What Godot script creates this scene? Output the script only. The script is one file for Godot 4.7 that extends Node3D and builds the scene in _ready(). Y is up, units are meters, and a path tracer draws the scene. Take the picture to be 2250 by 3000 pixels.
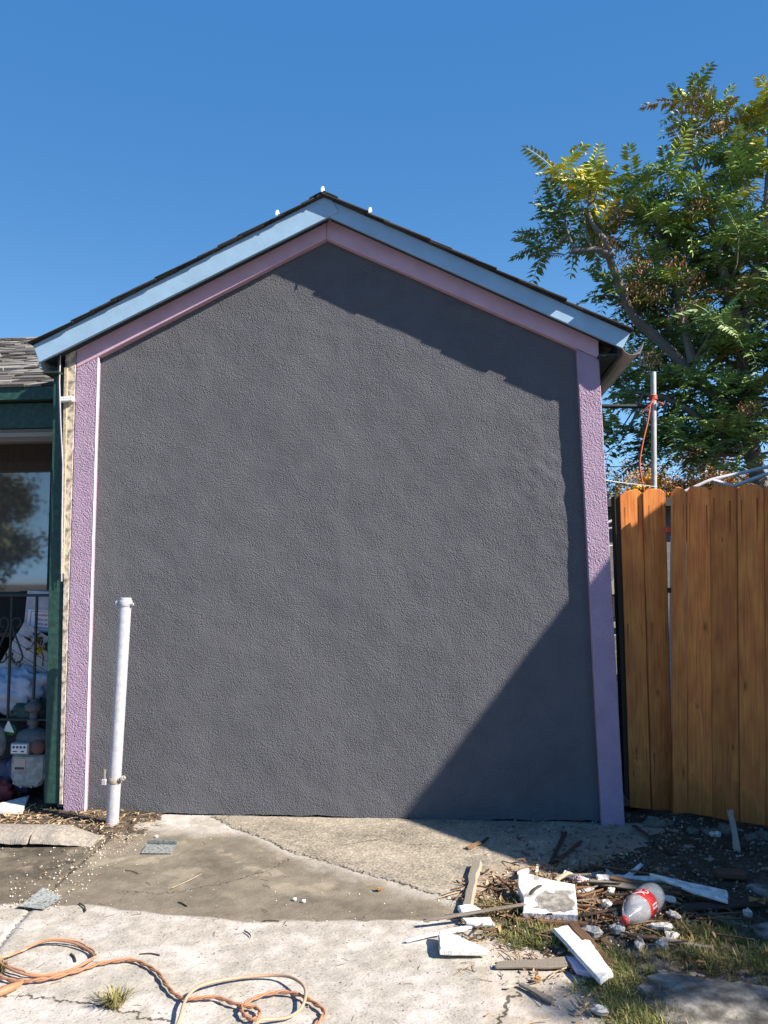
extends Node3D
# A stucco gable wall beside a fence and a tree, seen from a driveway. Metres, y up; the wall's face is the plane z = 0.

var rng := RandomNumberGenerator.new()
var taken := {}
var M := {}

# ---------------------------------------------------------------- naming
func numbered(called: String) -> String:
	if not taken.has(called):
		taken[called] = 0
		return called
	taken[called] += 1
	return "%s_%03d" % [called, taken[called]]

func tag(o: Node, label: String, category: String, group := "") -> void:
	o.set_meta("label", label)
	o.set_meta("category", category)
	if group != "":
		o.set_meta("group", group)

func thing(called: String, label: String, category: String, at := Vector3.ZERO, turn := 0.0, group := "") -> Node3D:
	var o := Node3D.new()
	o.name = numbered(called)
	o.position = at
	o.rotation.y = turn
	add_child(o, true)
	tag(o, label, category, group)
	return o

func put(called: String, mesh: Mesh, m: Material, parent: Node = null) -> MeshInstance3D:
	var o := MeshInstance3D.new()
	o.mesh = mesh
	o.material_override = m
	if parent == null:
		o.name = numbered(called)
		add_child(o, true)
	else:
		var k := 0
		var n := called
		while parent.has_node(n):
			k += 1
			n = "%s_%03d" % [called, k]
		o.name = n
		parent.add_child(o, true)
	return o

func single(called: String, mesh: Mesh, m: Material, label: String, category: String, at := Vector3.ZERO, group := "") -> MeshInstance3D:
	var o := put(called, mesh, m)
	o.position = at
	tag(o, label, category, group)
	return o

func struct(called: String, mesh: Mesh, m: Material) -> MeshInstance3D:
	var o := put(called, mesh, m)
	o.set_meta("kind", "structure")
	return o

func many(called: String, mesh: Mesh, m: Material, xf: Array, cols: Array, parent: Node = null) -> MultiMeshInstance3D:
	var mm := MultiMesh.new()
	mm.transform_format = MultiMesh.TRANSFORM_3D
	mm.use_colors = true
	mm.mesh = mesh
	mm.instance_count = xf.size()
	for i in xf.size():
		mm.set_instance_transform(i, xf[i])
		mm.set_instance_color(i, cols[i])
	var o := MultiMeshInstance3D.new()
	o.multimesh = mm
	o.material_override = m
	o.set_meta("kind", "stuff")
	if parent == null:
		o.name = numbered(called)
		add_child(o, true)
	else:
		var k := 0
		var n := called
		while parent.has_node(n):
			k += 1
			n = "%s_%03d" % [called, k]
		o.name = n
		parent.add_child(o, true)
	return o

# ---------------------------------------------------------------- shapes
func begin() -> SurfaceTool:
	var st := SurfaceTool.new()
	st.begin(Mesh.PRIMITIVE_TRIANGLES)
	st.set_smooth_group(-1)
	return st

func done(st: SurfaceTool) -> ArrayMesh:
	st.generate_normals()
	return st.commit()

# counter-clockwise as seen from outside; stored the other way round, as Godot wants
func tri(st: SurfaceTool, a: Vector3, b: Vector3, c: Vector3) -> void:
	st.add_vertex(a)
	st.add_vertex(c)
	st.add_vertex(b)

func quad(st: SurfaceTool, a: Vector3, b: Vector3, c: Vector3, d: Vector3) -> void:
	tri(st, a, b, c)
	tri(st, a, c, d)

func box(st: SurfaceTool, xf: Transform3D, size: Vector3, bevel := 0.0) -> void:
	var h := size * 0.5
	var b: float = min(bevel, min(h.x, min(h.y, h.z)) * 0.9)
	var ax := [Vector3(1, 0, 0), Vector3(0, 1, 0), Vector3(0, 0, 1)]
	for k in 3:
		for s in [-1.0, 1.0]:
			var n: Vector3 = ax[k] * s
			var u: Vector3 = ax[(k + 1) % 3]
			var v: Vector3 = ax[(k + 2) % 3] * s
			var hu: float = h[(k + 1) % 3] - b
			var hv: float = h[(k + 2) % 3] - b
			var c: Vector3 = n * h[k]
			quad(st, xf * (c - u * hu - v * hv), xf * (c + u * hu - v * hv), xf * (c + u * hu + v * hv), xf * (c - u * hu + v * hv))
	if b <= 0.0:
		return
	for k in 3:
		var i := (k + 1) % 3
		var j := (k + 2) % 3
		for si in [-1.0, 1.0]:
			for sj in [-1.0, 1.0]:
				var e: Vector3 = ax[k] * (h[k] - b)
				var p1: Vector3 = ax[i] * si * h[i] + ax[j] * sj * (h[j] - b)
				var p2: Vector3 = ax[i] * si * (h[i] - b) + ax[j] * sj * h[j]
				if si * sj > 0:
					quad(st, xf * (p1 - e), xf * (p2 - e), xf * (p2 + e), xf * (p1 + e))
				else:
					quad(st, xf * (p2 - e), xf * (p1 - e), xf * (p1 + e), xf * (p2 + e))
	for sx in [-1.0, 1.0]:
		for sy in [-1.0, 1.0]:
			for sz in [-1.0, 1.0]:
				var s3 := Vector3(sx, sy, sz)
				var pa: Vector3 = s3 * Vector3(h.x, h.y - b, h.z - b)
				var pb: Vector3 = s3 * Vector3(h.x - b, h.y, h.z - b)
				var pc: Vector3 = s3 * Vector3(h.x - b, h.y - b, h.z)
				if sx * sy * sz > 0:
					tri(st, xf * pa, xf * pb, xf * pc)
				else:
					tri(st, xf * pa, xf * pc, xf * pb)

func boxm(size: Vector3, bevel := 0.0, xf := Transform3D()) -> ArrayMesh:
	var st := begin()
	box(st, xf, size, bevel)
	return done(st)

# a box from corner to corner
func span(a: Vector3, b: Vector3, bevel := 0.0) -> ArrayMesh:
	return boxm((b - a).abs(), bevel, Transform3D(Basis(), (a + b) * 0.5))

func at(x: float, y: float, z: float) -> Transform3D:
	return Transform3D(Basis(), Vector3(x, y, z))

# a bar of rectangular section between two points; side is the direction of its width
func bar(st: SurfaceTool, a: Vector3, b: Vector3, width: float, thick: float, side: Vector3, bevel := 0.002) -> void:
	var l := (b - a)
	var y := l.normalized()
	var x := (side - y * side.dot(y)).normalized()
	var z := x.cross(y)
	box(st, Transform3D(Basis(x, y, z), (a + b) * 0.5), Vector3(width, l.length(), thick), bevel)

func poly_area(p: PackedVector2Array) -> float:
	var s := 0.0
	for i in p.size():
		var q := p[(i + 1) % p.size()]
		s += p[i].x * q.y - q.x * p[i].y
	return s * 0.5

# polygon in the frame's xy plane, from z = 0 up to z = depth, front edge chamfered
func prism(st: SurfaceTool, poly: PackedVector2Array, depth: float, xf := Transform3D(), bevel := 0.0) -> void:
	var p := poly
	if poly_area(p) < 0:
		p.reverse()
	var n := p.size()
	var inner := PackedVector2Array()
	for i in n:
		var e1 := (p[i] - p[(i + n - 1) % n]).normalized()
		var e2 := (p[(i + 1) % n] - p[i]).normalized()
		var m := (Vector2(-e1.y, e1.x) + Vector2(-e2.y, e2.x))
		var d: float = max(0.35, 1.0 + Vector2(-e1.y, e1.x).dot(Vector2(-e2.y, e2.x)))
		inner.append(p[i] + m / d * bevel)
	var idx := Geometry2D.triangulate_polygon(p)
	for t in range(0, idx.size(), 3):
		var a := inner[idx[t]]
		var b := inner[idx[t + 1]]
		var c := inner[idx[t + 2]]
		if (b - a).cross(c - a) < 0:
			var sw := b
			b = c
			c = sw
		tri(st, xf * Vector3(a.x, a.y, depth), xf * Vector3(b.x, b.y, depth), xf * Vector3(c.x, c.y, depth))
		tri(st, xf * Vector3(a.x, a.y, 0), xf * Vector3(c.x, c.y, 0), xf * Vector3(b.x, b.y, 0))
	for i in n:
		var j := (i + 1) % n
		var a0 := Vector3(p[i].x, p[i].y, 0)
		var b0 := Vector3(p[j].x, p[j].y, 0)
		if bevel > 0.0:
			a0 = Vector3(inner[i].x, inner[i].y, 0)
			b0 = Vector3(inner[j].x, inner[j].y, 0)
			var a1 := Vector3(p[i].x, p[i].y, min(bevel, depth * 0.5))
			var b1 := Vector3(p[j].x, p[j].y, min(bevel, depth * 0.5))
			var a2 := Vector3(p[i].x, p[i].y, depth - min(bevel, depth * 0.5))
			var b2 := Vector3(p[j].x, p[j].y, depth - min(bevel, depth * 0.5))
			quad(st, xf * a0, xf * b0, xf * b1, xf * a1)
			quad(st, xf * a1, xf * b1, xf * b2, xf * a2)
			quad(st, xf * a2, xf * b2, xf * Vector3(inner[j].x, inner[j].y, depth), xf * Vector3(inner[i].x, inner[i].y, depth))
		else:
			quad(st, xf * a0, xf * b0, xf * (b0 + Vector3(0, 0, depth)), xf * (a0 + Vector3(0, 0, depth)))

func prismm(poly: Array, depth: float, xf := Transform3D(), bevel := 0.0) -> ArrayMesh:
	var st := begin()
	prism(st, PackedVector2Array(poly), depth, xf, bevel)
	return done(st)

func smooth_path(pts: Array, per := 6) -> Array:
	var out := []
	for i in pts.size() - 1:
		var a: Vector3 = pts[max(0, i - 1)]
		var b: Vector3 = pts[i]
		var c: Vector3 = pts[i + 1]
		var d: Vector3 = pts[min(pts.size() - 1, i + 2)]
		for k in per:
			out.append(b.cubic_interpolate(c, a, d, float(k) / per))
	out.append(pts[-1])
	return out

# smooth tube along points; radii is one number or one per point
func tube(st: SurfaceTool, pts: Array, radii, sides := 8, cap := true) -> void:
	st.set_smooth_group(0)
	var rings := []
	var t0: Vector3 = (pts[1] - pts[0]).normalized()
	var side := t0.cross(Vector3.UP if abs(t0.y) < 0.9 else Vector3.RIGHT).normalized()
	for i in pts.size():
		var t: Vector3 = (pts[min(i + 1, pts.size() - 1)] - pts[max(i - 1, 0)]).normalized()
		side = (side - t * side.dot(t)).normalized()
		var up := side.cross(t)
		var r: float = radii[i] if radii is Array else radii
		var ring := []
		for k in sides:
			var a := TAU * k / sides
			ring.append(pts[i] + (side * cos(a) + up * sin(a)) * r)
		rings.append(ring)
	for i in rings.size() - 1:
		for k in sides:
			var j := (k + 1) % sides
			quad(st, rings[i][k], rings[i + 1][k], rings[i + 1][j], rings[i][j])
	st.set_smooth_group(-1)
	if cap:
		for k in range(1, sides - 1):
			tri(st, rings[0][0], rings[0][k], rings[0][k + 1])
			tri(st, rings[-1][0], rings[-1][k + 1], rings[-1][k])

func tubem(pts: Array, radii, sides := 8) -> ArrayMesh:
	var st := begin()
	tube(st, pts, radii, sides)
	return done(st)

# profile of (radius, height) turned round the frame's y axis
func lathe(st: SurfaceTool, prof: Array, segs: int, xf := Transform3D()) -> void:
	st.set_smooth_group(0)
	for i in prof.size() - 1:
		for k in segs:
			var a := TAU * k / segs
			var b := TAU * (k + 1) / segs
			var p: Vector2 = prof[i]
			var q: Vector2 = prof[i + 1]
			var v := [Vector3(p.x * cos(a), p.y, p.x * sin(a)), Vector3(p.x * cos(b), p.y, p.x * sin(b)), Vector3(q.x * cos(b), q.y, q.x * sin(b)), Vector3(q.x * cos(a), q.y, q.x * sin(a))]
			if q.x > 0.0:
				tri(st, xf * v[0], xf * v[3], xf * v[2])
			if p.x > 0.0:
				tri(st, xf * v[0], xf * v[2], xf * v[1])
	st.set_smooth_group(-1)

# uneven lump: a ball stretched to size and pushed in and out by noise
func lump(size: Vector3, rough: float, freq: float, sd: int, rings := 10, sharp := false) -> ArrayMesh:
	var f := FastNoiseLite.new()
	f.seed = sd
	f.frequency = freq
	f.fractal_octaves = 3
	if sharp:
		f.noise_type = FastNoiseLite.TYPE_CELLULAR
	var st := begin()
	st.set_smooth_group(-1 if sharp else 0)
	var segs := rings * 2
	var P := []
	for i in rings + 1:
		var row := []
		for k in segs:
			var th := PI * i / rings
			var ph := TAU * k / segs
			var d := Vector3(sin(th) * cos(ph), cos(th), sin(th) * sin(ph))
			row.append(d * size * 0.5 * (1.0 + rough * f.get_noise_3dv(d)))
		P.append(row)
	for i in rings:
		for k in segs:
			var j := (k + 1) % segs
			if i > 0:
				tri(st, P[i][k], P[i][j], P[i + 1][k])
			if i < rings - 1:
				tri(st, P[i][j], P[i + 1][j], P[i + 1][k])
	return done(st)

# ---------------------------------------------------------------- materials
func lin(r: float, g: float, b: float) -> Color:
	return Color(r, g, b).linear_to_srgb()

func mat(r: float, g: float, b: float, rough := 0.9, metal := 0.0, spec := 0.5) -> StandardMaterial3D:
	var m := StandardMaterial3D.new()
	m.albedo_color = lin(r, g, b)
	m.roughness = rough
	m.metallic = metal
	m.metallic_specular = spec
	return m

func noise(freq: float, sd: int, kind := FastNoiseLite.TYPE_SIMPLEX_SMOOTH, oct := 4) -> FastNoiseLite:
	var f := FastNoiseLite.new()
	f.noise_type = kind
	f.seed = sd
	f.frequency = freq
	f.fractal_octaves = oct
	return f

func ntex(size: int, freq: float, sd: int, lo: float, hi: float, kind := FastNoiseLite.TYPE_SIMPLEX_SMOOTH, oct := 4) -> NoiseTexture2D:
	var t := NoiseTexture2D.new()
	t.width = size
	t.height = size
	t.seamless = true
	t.noise = noise(freq, sd, kind, oct)
	var g := Gradient.new()
	g.set_color(0, Color(lo, lo, lo))
	g.set_color(1, Color(hi, hi, hi))
	t.color_ramp = g
	return t

# tints a material with a grey noise laid in world metres, and gives it relief
func weather(m: StandardMaterial3D, tint: Texture2D, tile: float, relief: Texture2D = null, cm := 0.0) -> StandardMaterial3D:
	m.uv1_triplanar = true
	m.uv1_world_triplanar = true
	m.uv1_scale = Vector3.ONE / tile
	if tint:
		m.albedo_texture = tint
	if relief:
		m.heightmap_enabled = true
		m.heightmap_texture = relief
		m.heightmap_scale = cm
	return m

func vmat(rough := 0.9, spec := 0.3) -> StandardMaterial3D:
	var m := mat(1, 1, 1, rough, 0.0, spec)
	m.vertex_color_use_as_albedo = true
	return m

func stucco_relief(sd: int, size: int) -> ImageTexture:
	var a := noise(0.075, sd, FastNoiseLite.TYPE_SIMPLEX_SMOOTH, 3)
	a.domain_warp_enabled = true
	a.domain_warp_amplitude = 9.0
	a.domain_warp_frequency = 0.05
	var A := a.get_seamless_image(size, size).get_data()
	var b := noise(0.011, sd + 1, FastNoiseLite.TYPE_SIMPLEX_SMOOTH, 2)
	var B := b.get_seamless_image(size, size).get_data()
	var c := noise(0.16, sd + 2, FastNoiseLite.TYPE_SIMPLEX_SMOOTH, 2)
	var C := c.get_seamless_image(size, size).get_data()
	var out := PackedByteArray()
	out.resize(size * size)
	for i in size * size:
		var w := 1.0 - absf(A[i] / 127.5 - 1.0) * 1.9      # worm-like ridges
		var v := clampf(w, 0.0, 1.0) * (0.65 + 0.35 * smoothstep(0.3, 0.7, B[i] / 255.0)) * 0.6 + C[i] / 255.0 * 0.4
		out[i] = int(clampf(v, 0.0, 1.0) * 255.0)
	return ImageTexture.create_from_image(Image.create_from_data(size, size, false, Image.FORMAT_L8, out))

func make_materials() -> void:
	var blot := ntex(512, 0.010, 3, 0.80, 1.0)
	var fine := ntex(512, 0.06, 5, 0.0, 1.0, FastNoiseLite.TYPE_SIMPLEX_SMOOTH, 5)
	var mott := ntex(512, 0.03, 9, 0.62, 1.0, FastNoiseLite.TYPE_SIMPLEX_SMOOTH, 5)
	M.fine = fine
	M.mott = mott
	M.blot = blot
	var soft := ntex(512, 0.010, 4, 0.93, 1.0)
	var st1 := stucco_relief(11, 1024)
	M.grey = weather(mat(0.114, 0.116, 0.131, 0.92, 0.0, 0.3), soft, 1.37, st1, 0.52)
	M.purple = weather(mat(0.375, 0.272, 0.375, 0.9, 0.0, 0.3), soft, 0.9, stucco_relief(41, 512), 0.5)
	M.purple_smooth = weather(mat(0.56, 0.375, 0.475, 0.85, 0.0, 0.3), soft, 0.9, fine, 0.08)
	M.fascia = weather(mat(0.29, 0.45, 0.62, 0.6), soft, 0.8, fine, 0.03)
	M.green = weather(mat(0.022, 0.085, 0.068, 0.6), mott, 0.7, fine, 0.06)
	M.dark_green = weather(mat(0.020, 0.045, 0.040, 0.7), mott, 0.7)
	M.shingle = weather(vmat(0.95, 0.2), mott, 0.16, fine, 0.15)
	M.galv = weather(mat(0.52, 0.53, 0.54, 0.42, 0.2), blot, 0.35)
	M.flashing = weather(mat(0.36, 0.39, 0.385, 0.32, 0.25), ntex(256, 0.03, 59, 0.5, 1.3), 0.15, fine, 0.08)
	M.white_metal = weather(mat(0.72, 0.71, 0.73, 0.45), blot, 0.4)
	M.pipe = weather(mat(0.50, 0.49, 0.535, 0.36, 0.2), ntex(512, 0.012, 47, 0.86, 1.06, FastNoiseLite.TYPE_SIMPLEX_SMOOTH, 5), 0.35, fine, 0.02)
	M.gutter = weather(mat(0.58, 0.49, 0.45, 0.36, 0.25), blot, 0.5)
	M.tan = weather(mat(0.56, 0.48, 0.385, 0.85), mott, 0.22, fine, 0.1)
	M.lath = weather(mat(0.62, 0.51, 0.36, 0.85), mott, 0.3, fine, 0.08)
	M.foam = weather(mat(0.76, 0.75, 0.73, 0.9), ntex(256, 0.02, 21, 0.74, 1.08), 0.2, fine, 0.15)
	M.soot = weather(mat(0.36, 0.335, 0.30, 0.95), ntex(256, 0.02, 43, 0.55, 1.1, FastNoiseLite.TYPE_SIMPLEX_SMOOTH, 5), 0.2)
	M.dirty_foam = weather(mat(0.72, 0.70, 0.67, 0.95), ntex(512, 0.008, 29, 0.10, 1.9), 0.75, fine, 0.3)
	M.rough_stone = weather(mat(0.20, 0.18, 0.155, 0.95), mott, 0.12, fine, 0.25)
	M.scrap = weather(mat(0.66, 0.64, 0.61, 0.95), ntex(256, 0.02, 53, 0.40, 1.25, FastNoiseLite.TYPE_SIMPLEX_SMOOTH, 5), 0.09, fine, 0.25)
	M.sheath = weather(mat(0.58, 0.50, 0.41, 0.9), ntex(256, 0.02, 57, 0.40, 1.3, FastNoiseLite.TYPE_SIMPLEX_SMOOTH, 5), 0.3, fine, 0.15)
	M.pink_foam = mat(0.62, 0.50, 0.60, 0.9)
	M.grey_wood = weather(mat(0.30, 0.255, 0.21, 0.9), mott, 0.08, fine, 0.12)
	M.pale_wood = weather(mat(0.50, 0.43, 0.35, 0.9), mott, 0.1, fine, 0.12)
	M.dark_wood = weather(mat(0.075, 0.052, 0.038, 0.9), mott, 0.1, fine, 0.12)
	M.brown_wood = weather(mat(0.27, 0.15, 0.075, 0.85), mott, 0.09, fine, 0.12)
	M.red_wood = weather(mat(0.16, 0.075, 0.045, 0.85), mott, 0.12, fine, 0.1)
	M.concrete = weather(mat(0.42, 0.38, 0.33, 0.95), mott, 0.35, fine, 0.3)
	M.paver = weather(mat(0.36, 0.335, 0.295, 0.95), ntex(512, 0.014, 33, 0.30, 1.1, FastNoiseLite.TYPE_SIMPLEX_SMOOTH, 6), 0.7, fine, 0.2)
	M.bark = weather(mat(0.30, 0.26, 0.215, 0.9), mott, 0.5, fine, 1.0)
	M.iron = mat(0.018, 0.028, 0.026, 0.55)
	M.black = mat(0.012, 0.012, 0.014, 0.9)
	M.carton = weather(mat(0.50, 0.44, 0.40, 0.9), blot, 0.4)
	M.white_carton = weather(mat(0.60, 0.57, 0.60, 0.85), blot, 0.4)
	M.red_ink = mat(0.45, 0.04, 0.06, 0.8)
	M.ink = mat(0.05, 0.05, 0.09, 0.9)
	M.vcol = vmat(0.9, 0.25)
	M.leaf = vmat(0.5, 0.4)
	M.leaf.backlight = Color(0.9, 0.95, 0.5)
	M.grass = vmat(0.7, 0.3)
	M.grass.backlight = Color(0.5, 0.55, 0.3)
	var gl := mat(0.05, 0.06, 0.07, 0.03, 0.0, 1.0)
	gl.transparency = BaseMaterial3D.TRANSPARENCY_ALPHA
	gl.albedo_color = Color(0.60, 0.58, 0.57, 0.25)
	gl.metallic = 0.66
	M.glass = gl
	var pl := mat(0.7, 0.75, 0.78, 0.12, 0.0, 0.8)
	pl.transparency = BaseMaterial3D.TRANSPARENCY_ALPHA
	pl.albedo_color = Color(0.82, 0.84, 0.88, 0.30)
	M.plastic = pl
	M.label_red = mat(0.40, 0.018, 0.022, 0.4)
	M.cap_red = mat(0.55, 0.05, 0.05, 0.35)
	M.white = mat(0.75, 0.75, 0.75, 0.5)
	M.cord_orange = weather(mat(0.54, 0.265, 0.145, 0.6), mott, 0.06)
	M.cord_pale = weather(mat(0.66, 0.44, 0.30, 0.6), mott, 0.05)
	M.red_cord = mat(0.50, 0.095, 0.045, 0.6)
	M.bag = weather(mat(0.52, 0.58, 0.74, 0.5), blot, 0.3)
	M.meter = weather(mat(0.36, 0.37, 0.36, 0.6), ntex(256, 0.02, 31, 0.7, 1.0), 0.3)
	M.old_pipe = weather(mat(0.16, 0.165, 0.17, 0.7), mott, 0.2)

# ---------------------------------------------------------------- ready
func _ready() -> void:
	rng.seed = 20240917
	var cam := Camera3D.new()
	cam.name = "camera"
	cam.fov = 67.0
	cam.near = 0.05
	cam.far = 600.0
	cam.position = Vector3(0, 1.35, 4.5)
	cam.rotation_order = EULER_ORDER_YXZ
	cam.rotation_degrees = Vector3(5.0, 4.5, -0.3)
	add_child(cam)
	cam.current = true

	var sky := ProceduralSkyMaterial.new()
	sky.sky_top_color = lin(0.025, 0.098, 0.248)
	sky.sky_horizon_color = lin(0.260, 0.520, 0.800)
	sky.sky_curve = 0.125
	sky.sky_energy_multiplier = 1.0
	sky.ground_bottom_color = lin(0.20, 0.18, 0.16)
	sky.ground_horizon_color = lin(0.32, 0.36, 0.40)
	sky.sun_angle_max = 40.0
	sky.sun_curve = 0.12
	var env := Environment.new()
	env.background_mode = Environment.BG_SKY
	env.sky = Sky.new()
	env.sky.sky_material = sky
	env.ambient_light_source = Environment.AMBIENT_SOURCE_SKY
	env.tonemap_mode = Environment.TONE_MAPPER_LINEAR
	env.tonemap_exposure = 2.35
	env.sdfgi_enabled = true
	env.ssao_enabled = true
	env.ssil_enabled = true
	var we := WorldEnvironment.new()
	we.name = "world_environment"
	we.environment = env
	add_child(we)
	var sun := DirectionalLight3D.new()
	sun.name = "sun"
	sun.light_energy = 1.6
	sun.light_color = Color(1.0, 0.955, 0.89)
	sun.light_angular_distance = 0.5
	sun.shadow_enabled = true
	add_child(sun)
	sun.look_at_from_position(Vector3(2.56, 2.05, 1.0), Vector3.ZERO)

	make_materials()
	make_ground()
	make_house()
	make_wing()
	make_fence()
	make_yard()
	make_neighbour()
	make_trees()
	make_porch_things()
	make_driveway_things()
	make_debris()
	make_litter()

func lerp_pts(pts: Array, x: float) -> float:   # piecewise linear y(x) over Vector2 points sorted by x
	if x <= pts[0].x:
		return pts[0].y
	for i in pts.size() - 1:
		if x <= pts[i + 1].x:
			return lerpf(pts[i].y, pts[i + 1].y, (x - pts[i].x) / (pts[i + 1].x - pts[i].x))
	return pts[-1].y

# ---------------------------------------------------------------- the ground
# a sheet over a rectangle; height and colour come from functions of (x, z)
func field(x0: float, x1: float, z0: float, z1: float, step: float, height: Callable, color = null) -> ArrayMesh:
	var nx := int((x1 - x0) / step) + 1
	var nz := int((z1 - z0) / step) + 1
	var v := PackedVector3Array()
	var nn := PackedVector3Array()
	var uv := PackedVector2Array()
	var cc := PackedColorArray()
	v.resize(nx * nz)
	nn.resize(nx * nz)
	uv.resize(nx * nz)
	if color != null:
		cc.resize(nx * nz)
	for j in nz:
		for i in nx:
			var x := lerpf(x0, x1, float(i) / (nx - 1))
			var z := lerpf(z0, z1, float(j) / (nz - 1))
			var k := j * nx + i
			v[k] = Vector3(x, height.call(x, z), z)
			uv[k] = Vector2((x - x0) / (x1 - x0), (z - z0) / (z1 - z0))
			if color != null:
				cc[k] = color.call(x, z)
	for j in nz:
		for i in nx:
			var a := v[j * nx + max(i - 1, 0)]
			var b := v[j * nx + min(i + 1, nx - 1)]
			var c := v[max(j - 1, 0) * nx + i]
			var d := v[min(j + 1, nz - 1) * nx + i]
			nn[j * nx + i] = (d - c).cross(b - a).normalized()
	var idx := PackedInt32Array()
	idx.resize((nx - 1) * (nz - 1) * 6)
	var q := 0
	for j in nz - 1:
		for i in nx - 1:
			var k := j * nx + i
			for o in [k, k + 1, k + nx, k + 1, k + nx + 1, k + nx]:
				idx[q] = o
				q += 1
	var arr := []
	arr.resize(Mesh.ARRAY_MAX)
	arr[Mesh.ARRAY_VERTEX] = v
	arr[Mesh.ARRAY_NORMAL] = nn
	arr[Mesh.ARRAY_TEX_UV] = uv
	if color != null:
		arr[Mesh.ARRAY_COLOR] = cc
	arr[Mesh.ARRAY_INDEX] = idx
	var m := ArrayMesh.new()
	m.add_surface_from_arrays(Mesh.PRIMITIVE_TRIANGLES, arr)
	return m

const DX0 := -3.0
const DX1 := 1.4
const DZ0 := -0.02
const DZ1 := 2.7
var crack := [Vector2(-1.36, 0.0), Vector2(-1.177, 0.203), Vector2(-1.055, 0.295), Vector2(-0.957, 0.384), Vector2(-0.825, 0.535), Vector2(-0.651, 0.640), Vector2(-0.462, 0.768), Vector2(-0.254, 0.897), Vector2(-0.08, 1.03), Vector2(0.10, 1.14)]
var joint := [Vector2(-1.818, 0.30), Vector2(-1.782, 0.509), Vector2(-1.768, 0.867), Vector2(-1.746, 1.165), Vector2(-1.703, 1.459), Vector2(-1.65, 1.75), Vector2(-1.60, 2.7)]
var dirt_edge := [Vector2(0.0, 1.12), Vector2(0.3, 0.98), Vector2(0.6, 0.66), Vector2(0.86, 0.36), Vector2(1.095, 0.19), Vector2(1.35, 0.165), Vector2(1.49, 0.25), Vector2(1.59, 0.33), Vector2(1.74, 0.40), Vector2(1.875, 0.47), Vector2(1.975, 0.47), Vector2(2.9, 0.52)]
var edge_noise := noise(6.0, 77, FastNoiseLite.TYPE_SIMPLEX_SMOOTH, 4)
var lump_noise := noise(3.0, 78, FastNoiseLite.TYPE_SIMPLEX_SMOOTH, 5)
var grit_noise := noise(28.0, 79, FastNoiseLite.TYPE_SIMPLEX_SMOOTH, 3)

func near_line(pts: Array, p: Vector2) -> float:
	var d := 1e9
	for i in pts.size() - 1:
		d = min(d, Geometry2D.get_closest_point_to_segment(p, pts[i], pts[i + 1]).distance_to(p))
	return d

func drive_height(x: float, z: float) -> float:
	var h := lump_noise.get_noise_2d(x * 0.5, z * 0.5) * 0.006 + grit_noise.get_noise_2d(x * 1.4, z * 1.4) * 0.0012
	if z < 1.3 and x > -1.5 and x < 0.2:
		var cz := lerp_pts(crack, x) + edge_noise.get_noise_2d(x * 5.0, 3.0) * 0.012
		h += 0.004 * smoothstep(0.012, -0.012, z - cz) - 0.004 * exp(-pow((z - cz) / 0.012, 2.0))
		if z < cz:
			h += grit_noise.get_noise_2d(x * 3.0, z * 3.0) * 0.0012   # exposed stones above the crack
	if x < -1.4:
		var jx := lerp_pts([Vector2(0.30, -1.818), Vector2(0.509, -1.782), Vector2(0.867, -1.768), Vector2(1.165, -1.746), Vector2(1.459, -1.703), Vector2(1.75, -1.65), Vector2(2.7, -1.60)], z)
		if z > 0.3:
			h -= 0.008 * exp(-pow((x - jx) / 0.012, 2.0))
		h -= 0.004 * smoothstep(0.012, -0.012, x - jx)
	return h

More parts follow.
